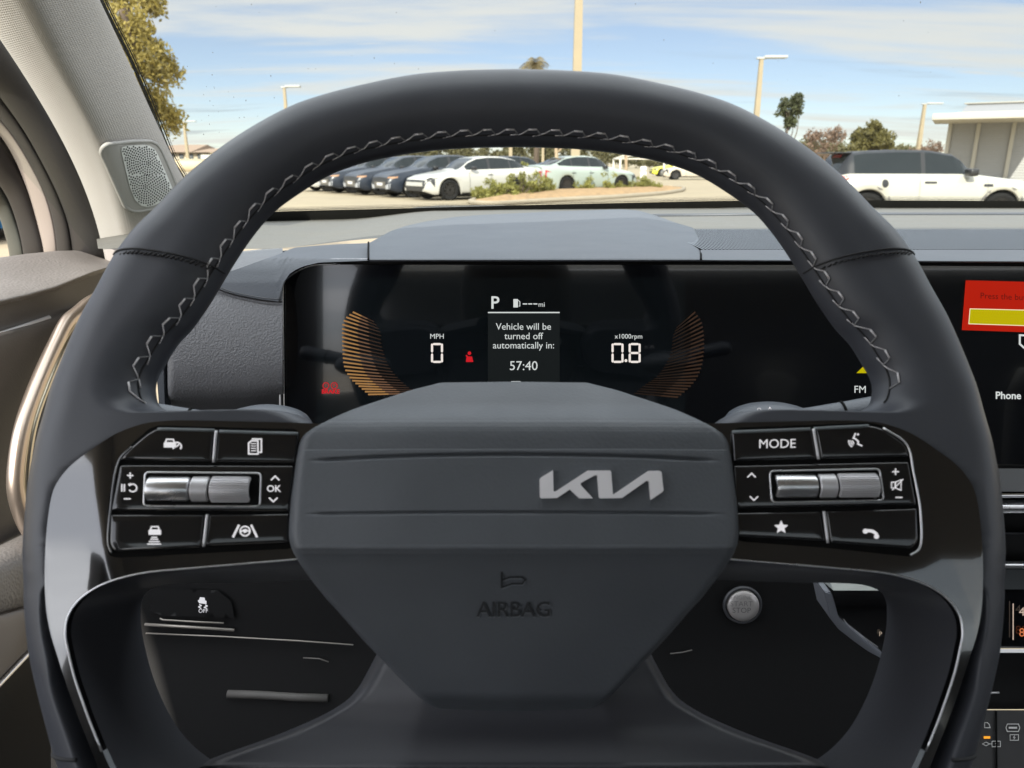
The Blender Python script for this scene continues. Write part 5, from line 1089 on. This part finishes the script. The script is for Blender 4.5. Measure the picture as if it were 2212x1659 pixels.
# ------------------------------------------------------------------ cars
M_tyre = mat('tyre', (.010, .010, .010), .9, spec=.2); M_rimd = mat('dark_alloy', (.05, .047, .045), .35, metal=.7); M_win = mat('car_glass', (.010, .014, .016), .05, spec=.28); M_arch = mat('arch_black', (.008, .008, .008), .9)
M_lightc = mat('headlamp', (.55, .55, .55), .12, spec=.8); M_tail = mat('tail_lamp', (.35, .01, .012), .2, coat=.5); M_amber = mat('amber_lamp', (.30, .16, .08), .25); M_trimb = mat('trim_black', (.015, .015, .016), .35)
def paint(n, c, r=.3): return mat('paint_' + n, c, r, coat=.6)
SEDAN = dict(L=4.7, W=1.85, deck=[(0,.60),(.08,.70),(.35,.79),(.9,.88),(1.3,.95),(2.0,.96),(3.4,.99),(4.0,1.02),(4.55,1.03),(4.7,.98)], roof=[(1.25,.95),(1.65,1.20),(2.05,1.37),(2.5,1.42),(3.0,1.415),(3.5,1.34),(4.0,1.17),(4.4,1.035)], ax=(.88,3.60), rw=.335, ws=(1.25,2.05), rg=(3.5,4.38), sw=(1.55,3.95), pil=[(2.42,2.52),(3.30,3.36)], zb=.20)
MINI = dict(L=3.86, W=1.73, deck=[(0,.60),(.06,.74),(.3,.83),(.8,.89),(1.12,.93),(1.6,.945),(3.0,.95),(3.6,.95),(3.8,.92),(3.86,.82)], roof=[(1.10,.93),(1.35,1.14),(1.66,1.33),(2.1,1.405),(2.7,1.41),(3.3,1.385),(3.56,1.34),(3.66,1.22),(3.80,.95)], ax=(.76,3.255), rw=.315, ws=(1.10,1.66), rg=(3.53,3.79), sw=(1.3,3.5), pil=[(2.20,2.28)], zb=.19)
def car_body(sp):
    L_, hw = sp['L'], sp['W'] / 2; st = np.unique(np.round(np.r_[np.linspace(0, .5, 14), np.linspace(.5, L_ - .5, 84), np.linspace(L_ - .5, L_, 14), [v for p in sp['pil'] for v in p]], 3)); rows = []
    for s in st:
        f = 1 - .20 * max(0, 1 - s / .75) ** 2.2 - .14 * max(0, 1 - (L_ - s) / .7) ** 2.2; w = hw * f; zd = interp(s, sp['deck']); zr = interp(s, sp['roof']) if sp['roof'][0][0] <= s <= sp['roof'][-1][0] else zd; g = max(0, zr - zd)
        zb = sp['zb'] + .10 * max(0, 1 - s / .3) + .12 * max(0, 1 - (L_ - s) / .35)
        for a in sp['ax']:
            ra = sp['rw'] + .055
            if abs(s - a) < ra: zb = max(zb, sp['rw'] + math.sqrt(ra * ra - (s - a) ** 2))
        zs = zd - .10; zb = min(zb, zs - .03); q = min(1, g / .28)
        pts = [(w * .94, zb)] + [(w * y_, lerp(zb, zs, t)) for t, y_ in ((.10, .985), (.25, .995), (.45, 1.0), (.62, .998), (.82, .985), (1, .955))]
        pts += [(w * .90, zd - .03), (w * .865, zd), (w * lerp(.80, .845, q), zd + .012 + .012 * q)]
        yt = lerp(.62, .66, q); pts += [(w * lerp(.70, .755, q), lerp(zd + .018, zd + .5 * g, q)), (w * lerp(.62, .665, q), lerp(zd + .024, zd + .90 * g, q)), (w * lerp(.5, .60, q), lerp(zd + .03, zd + .985 * g, q)), (w * .34, zd + .035 * (1 - q) + g * (.995 + .012 * q)), (0, zd + .04 * (1 - q) + g * (1 + .018 * q))]
        rows.append([(L_ / 2 - s, y_, z_) for y_, z_ in pts])
    return st, np.array(rows)
def build_car(name, label, cat, sp, loc, heading, pm, roofm=None, group=None, extras=None, parts=True):
    st, P = car_body(sp); ns, nr = P.shape[:2]; L_ = sp['L']; o = thing(name, label, cat, loc, heading, group); sets = {}
    full_ = np.concatenate([P, (P[:, ::-1] * [1, -1, 1])[:, 1:]], 1); m_ = full_.shape[1]; V = full_.reshape(-1, 3)
    for i in range(ns - 1):
        sc = (st[i] + st[i + 1]) / 2; g0 = min(P[i][-1][2], P[i + 1][-1][2]) - interp(sc, sp['deck'])
        for j in range(m_ - 1):
            jj = j if j < nr - 1 else m_ - 2 - j; k = 'body'
            in_p = any(a <= sc <= b for a, b in sp['pil'])
            if jj in (9, 10) and sp['sw'][0] < sc < sp['sw'][1] and g0 > .06: k = 'body' if in_p else ('side_window' if sc < sp['pil'][0][0] else 'rear_side_window')
            if in_p and jj in (9, 10): k = 'window_pillar'
            if jj in (12, 13) and sp['ws'][0] + .03 < sc < sp['ws'][1] - .02: k = 'windscreen'
            if jj in (12, 13) and sp['rg'][0] < sc < sp['rg'][1]: k = 'rear_window'
            if roofm and k == 'body' and jj >= 11: k = 'roof'
            if roofm and jj in (10, 11) and k == 'body' and g0 > .15: k = 'roof'
            if jj >= 9 and sp['sw'][0] - .25 < sc < sp['ws'][1] and k == 'body' and roofm and g0 > .02: k = 'roof'
            if roofm and jj in (9, 10, 11) and sc >= sp['sw'][1] and g0 > .02 and k == 'body': k = 'roof'
            side = 'r' if j < nr - 1 else 'l'; key = k + ('_' + side if k.endswith('side_window') or k == 'window_pillar' else '')
            sets.setdefault(key, []).append([i * m_ + j, i * m_ + j + 1, (i + 1) * m_ + j + 1, (i + 1) * m_ + j])
    sets['body'] += [list(range(m_))[::-1], [(ns - 1) * m_ + j for j in range(m_)]]
    body = None
    for key in sorted(sets, key=lambda k: k != 'body'):
        Fc = sets[key]; used = sorted({v for f_ in Fc for v in f_}); mp = {v: k for k, v in enumerate(used)}; nm = key[:-2] if key[-2:] in ('_r', '_l') else key
        mm = pm if nm == 'body' else roofm if nm == 'roof' else M_trimb if nm == 'window_pillar' else M_win
        q = mesh(nm, V[used], [[mp[v] for v in f_] for f_ in Fc], mm, o, True, local=True, angle=40)
        if nm == 'body': body = q
    allv = [Vector(v) for v in V]; bv = BVHTree.FromPolygons(allv, [f_ for F_ in sets.values() for f_ in F_])
    MB().box((L_ / 2 - sp['ax'][1] - .7, -sp['W'] / 2 + .16, .18), (L_ / 2 - sp['ax'][0] + .6, sp['W'] / 2 - .16, .62)).box((-L_ / 2 + .25, -.5, .2), (L_ / 2 - .2, .5, .5)).build('underbody', M_arch, o, local=True)
    for a in sp['ax']:
        for sg in (1, -1):
            c = np.array([L_ / 2 - a, sg * (sp['W'] / 2 - .13), sp['rw']]); n = 28; an = np.arange(n) * 2 * math.pi / n; r_ = sp['rw']; w_ = .11
            ring = lambda rad, y: np.stack([c[0] + rad * np.cos(an), np.full(n, c[1] + sg * y), c[2] + rad * np.sin(an)], 1)
            prof = [(r_ * .68, w_ * .86), (r_ * .74, w_ * .98), (r_ * .94, w_), (r_, w_ * .8), (r_, -w_), (r_ * .6, -w_)]
            g = np.array([ring(a_, b_) for a_, b_ in prof]); wh = MB().grid(g if sg < 0 else g[::-1], cv=True).build('tyre', M_tyre, o, local=True)
            rm = MB(); n5 = 10
            for k in range(n5):
                t = 2 * math.pi * k / n5 + .2; ca_, sa_ = math.cos(t), math.sin(t); wd = .045
                rm.add([(c[0] + ca_ * rr - sa_ * ww, c[1] + sg * (w_ * .75 + .01 * (rr > .1)), c[2] + sa_ * rr + ca_ * ww) for rr, ww in ((.03, -wd), (.03, wd), (r_ * .68, wd * .7), (r_ * .68, -wd * .7))], [[0, 1, 2, 3]])
            rm.add(list(ring(r_ * .69, w_ * .3)), [list(range(n))]); rm.grid(np.array([ring(r_ * .62, w_ * .8), ring(r_ * .70, w_ * .84)]), cv=True); rm.build('rim', M_rimd, wh, smooth=False, local=True)
    def cast(p, d, off=.012):
        h = bv.ray_cast(Vector(p), Vector(d).normalized()); return None if h[0] is None else np.array(h[0]) - np.array(Vector(d).normalized()) * off
    def dec(nm, poly, axis, m, both=True, off=.012):
        """poly in (s from nose, z) for the sides, (y, z) for the ends"""
        for sg in ((1, -1) if both else (1,)):
            v, f_, nb = sheet2d(densify(poly, .05), .06); Q = []
            for a, b in v:
                p = cast((L_ / 2 - a, sg * 3, b), (0, -sg, 0), off) if axis == 'side' else cast((4 if axis == 'front' else -4, a * sg, b), (-1 if axis == 'front' else 1, 0, 0), off); Q.append(p)
            gd = [q_ is not None for q_ in Q]
            if not any(gd): continue
            Q = [q_ if q_ is not None else np.zeros(3) for q_ in Q]; f_ = [list(t) for t in f_ if all(gd[i] for i in t)]
            if f_: mesh(nm, Q, f_, m, o, False, local=True)
    if extras: extras(o, dec, cast, sp)
    return o
def sedan_extras(o, dec, cast, sp):
    hw = sp['W'] / 2
    dec('headlamp', [(.62, .56), (.74, .74), (.80, .74), (.74, .40), (.66, .38)], 'front', M_trimb); dec('headlamp', [(.08, .66), (.75, .80), (.35, .70), (.32, .44), (.20, .60)], 'side', M_trimb)
    dec('grille', [(-.66, .60), (.66, .60), (.66, .66), (-.66, .66)], 'front', M_trimb, False); dec('lower_grille', [(-.6, .30), (.6, .30), (.66, .46), (-.66, .46)], 'front', M_trimb, False, .014)
    dec('rocker_trim', [(1.30, .20), (3.2, .20), (3.2, .25), (1.30, .25)], 'side', M_trimb)
    dec('tail_lamp', [(L - .02 if False else sp['L'] - .34, .86), (sp['L'] - .10, .94), (sp['L'] - .06, .62), (sp['L'] - .12, .62), (sp['L'] - .15, .86)], 'side', M_tail); dec('tail_lamp', [(.2, .88), (.80, .90), (.80, .62), (.72, .62), (.70, .84), (.2, .84)], 'rear', M_tail); dec('rear_bumper', [(-.7, .34), (.7, .34), (.7, .5), (-.7, .5)], 'rear', M_trimb, False)
    for s in (2.46, 3.32): dec('door_handle', [(s - .22 + .1, .80), (s + .1, .80), (s + .1, .825), (s - .12, .825)], 'side', M_trimb)
    for s in (1.62, 2.47, 3.33): dec('door_gap', [(s, .28), (s + .012, .28), (s + .012, .9), (s, .9)], 'side', M_trimb, True, .008)
    for sg in (1, -1): MB().box((sp['L'] / 2 - 1.86, sg * .93 - .10, .97), (sp['L'] / 2 - 1.70, sg * .93 + .10, 1.09), .03).build('mirror', M_trimb, o, local=True)
    c = cast((sp['L'] / 2 - 1.75, .25, 3), (0, 0, -1), .02); e = cast((sp['L'] / 2 - 1.6, .60, 3), (0, 0, -1), .02)
def suv_extras(o, dec, cast, sp):
    dec('headlamp', [(.66, .72), (.80, .74), (.80, .69), (.66, .68)], 'front', M_amber); dec('fog_lamp', [(.45, .42), (.78, .50), (.76, .32), (.5, .30)], 'front', mat('lamp_grey', (.3, .31, .33), .2)); dec('grille', [(-.5, .34), (.5, .34), (.5, .56), (-.5, .56)], 'front', mat('grille_grey_dark', (.16, .15, .14), .3, metal=.6), False)
    dec('headlamp', [(.12, .70), (.34, .75), (.32, .70), (.13, .66)], 'side', M_amber); dec('number_plate', [(-.25, .42), (.25, .42), (.25, .52), (-.25, .52)], 'front', M_lightc, False, .02)
    for sg in (1, -1): MB().box((sp['L'] / 2 - 1.86, sg * .93 - .10, .97), (sp['L'] / 2 - 1.70, sg * .93 + .10, 1.09), .03).build('mirror', M_trimb, o, local=True)
def mini_extras(o, dec, cast, sp):
    Lm = sp['L']
    def ell_(cx, cz, rx, rz, n=18): return [(cx + rx * math.cos(t), cz + rz * math.sin(t)) for t in np.arange(n) * 2 * math.pi / n]
    dec('fuel_flap', ell_(2.98, .80, .062, .075), 'side', M_trimb); dec('door_handle', [(2.02, .80), (2.24, .80), (2.24, .835), (2.02, .835)], 'side', M_trimb); dec('side_scuttle', [(.98, .745), (1.14, .745), (1.14, .79), (.98, .79)], 'side', M_trimb)
    dec('tail_lamp', [(Lm - .16, .72), (Lm - .03, .72), (Lm - .03, .93), (Lm - .16, .93)], 'side', M_tail); dec('tail_lamp', [(.50, .70), (.76, .70), (.76, .94), (.50, .94)], 'rear', M_tail); dec('brake_lamp', [(-.22, 1.27), (.22, 1.27), (.22, 1.33), (-.22, 1.33)], 'rear', M_tail, False)
    for s in (2.32, 1.06): dec('door_gap', [(s, .28), (s + .010, .28), (s + .010, .95), (s, .95)], 'side', mat('gap_grey', (.2, .2, .19), .6), True, .006)
    for a in sp['ax']:
        n = 20; t = np.linspace(-.05, math.pi + .05, n); ro, ri = sp['rw'] + .13, sp['rw'] + .045
        dec('wheel_arch_trim', [(a + ro * math.cos(x), sp['rw'] + ro * math.sin(x)) for x in t] + [(a + ri * math.cos(x), sp['rw'] + ri * math.sin(x)) for x in t[::-1]], 'side', mat('arch_grey', (.13, .125, .12), .6), True, .01)
    for sg in (1, -1): MB().box((Lm / 2 - 1.52, sg * .90 - .12, .93), (Lm / 2 - 1.36, sg * .90 + .12, 1.07), .04).build('mirror', M_trimb, o, local=True)
    dec('headlamp', ell_(.55, .72, .13, .13), 'front', M_lightc); MB().box((-Lm / 2 + .02, -.5, 1.345), (-Lm / 2 + .34, .5, 1.37), .01).build('roof_spoiler', M_trimb, o, local=True)
    MB().tube([(-.55, 0, 1.39), (-.62, 0, 1.44)], .012, 6).build('aerial', M_trimb, o, local=True)
fw = np.array([(971 - 1106) / F_PX * 25.0, 25.0 * .987]); fw = gp(971, 433)[:2]; hd = np.array([-.84, -.545]); hd /= np.linalg.norm(hd); HA = math.atan2(hd[1], hd[0])
side_n = np.array([-hd[1], hd[0]])  # left of heading
def place(frontwheel_xy, sp, left=True):
    """car centre from the ground point under its front wheel on the side facing the camera"""
    return frontwheel_xy - hd * (sp['L'] / 2 - sp['ax'][0]) + 0
c0 = fw - hd * (SEDAN['L'] / 2 - SEDAN['ax'][0]) - side_n * (SEDAN['W'] / 2 - .1) * (1 if (side_n @ -fw) > 0 else -1)
white = paint('white', (.40, .39, .355)); build_car('parked_car', 'white sedan parked nose left in the middle with dark wheels', 'car', SEDAN, (c0[0], c0[1], 0), HA, white, None, 'cars parked in a row', sedan_extras)
away = -side_n * (1 if (side_n @ -fw) > 0 else -1)
navy = mat('paint_navy', (.012, .017, .027), .3, spec=.35, coat=.15)
SUV = dict(SEDAN); SUV['deck'] = [(a, z + .06 if a > 0 else z + .08) for a, z in SEDAN['deck']]; SUV['roof'] = [(a, z + .06) for a, z in SEDAN['roof']]
spec = [('dark blue car nosed beside the white sedan, nearest of the dark cars', SUV, navy, suv_extras), ('dark blue car in the middle of the three dark cars', SUV, navy, suv_extras), ('dark blue car furthest from the white sedan', SUV, navy, suv_extras), ('silver car at the left end of the row behind the rim', SEDAN, paint('silver', (.48, .47, .44)), sedan_extras)]
for k, (lb_, sp, pm_, ex_) in enumerate(spec):
    c = c0 + away * 2.5 * (k + 1) + hd * .15 * (k + 1); build_car('parked_car', lb_, 'car', sp, (c[0], c[1], 0), HA, pm_, None, 'cars parked in a row', ex_)
# cars right of the white one
r1, r2 = gp(1216, 412.5)[:2], gp(1333, 399)[:2]; r1 = np.array([(1216 - 1106) / F_PX * 31.5, 31.0]); r2 = np.array([(1333 - 1106) / F_PX * 33.0, 32.4]); h2 = r2 - r1; h2 /= np.linalg.norm(h2); n2 = np.array([h2[1], -h2[0]]); n2 *= 1 if n2 @ -r1 > 0 else -1
cm = (r1 + r2) / 2 - n2 * .85 - h2 * .12
build_car('parked_car', 'pale mint hatchback facing right behind the tall pole', 'car', SUV, (cm[0], cm[1], 0), math.atan2(h2[1], h2[0]), paint('mint', (.27, .315, .28)), None, None, sedan_extras)
cm2 = cm - n2 * 2.9 - h2 * 1.5; build_car('parked_car', 'dark car mostly hidden between white sedan and mint hatchback', 'car', SUV, (cm2[0], cm2[1], 0), math.atan2(h2[1], h2[0]), navy, None, None, sedan_extras)
p_ = far(1440, 66); build_car('parked_car', 'yellow car far away under the right side of the rim', 'car', SEDAN, (p_[0] + 2, p_[1] + 6, 0), R(180), paint('yellow', (.62, .55, .05)), None, None, sedan_extras)
p_ = far(1462, 58); build_car('parked_car', 'beige car far away in front of the yellow car', 'car', SEDAN, (p_[0] + 1.2, p_[1], 0), R(178), paint('beige', (.42, .37, .30)), None, None, sedan_extras)
# the small white hatchback on the right
dm_ = 14.6; w1 = np.array([(1896 - 1106) / F_PX * dm_ / .9587 * .955, dm_]); cxm = w1[0] + (MINI['ax'][1] - MINI['L'] / 2)
build_car('hatchback', 'small white hatchback with black roof in front of the grey building', 'car', MINI, (cxm - .36, dm_ + .75, .03), R(-1.5), paint('cream', (.37, .36, .31)), mat('black_roof', (.016, .018, .022), .45, spec=.3), None, mini_extras)
p_ = gp(-60, 525); build_car('parked_car', 'blue car at the far left edge seen past the door frame', 'car', SEDAN, (p_[0] - .5, p_[1] + 1.0, 0), R(90), paint('blue', (.03, .16, .36)), None, None, sedan_extras)
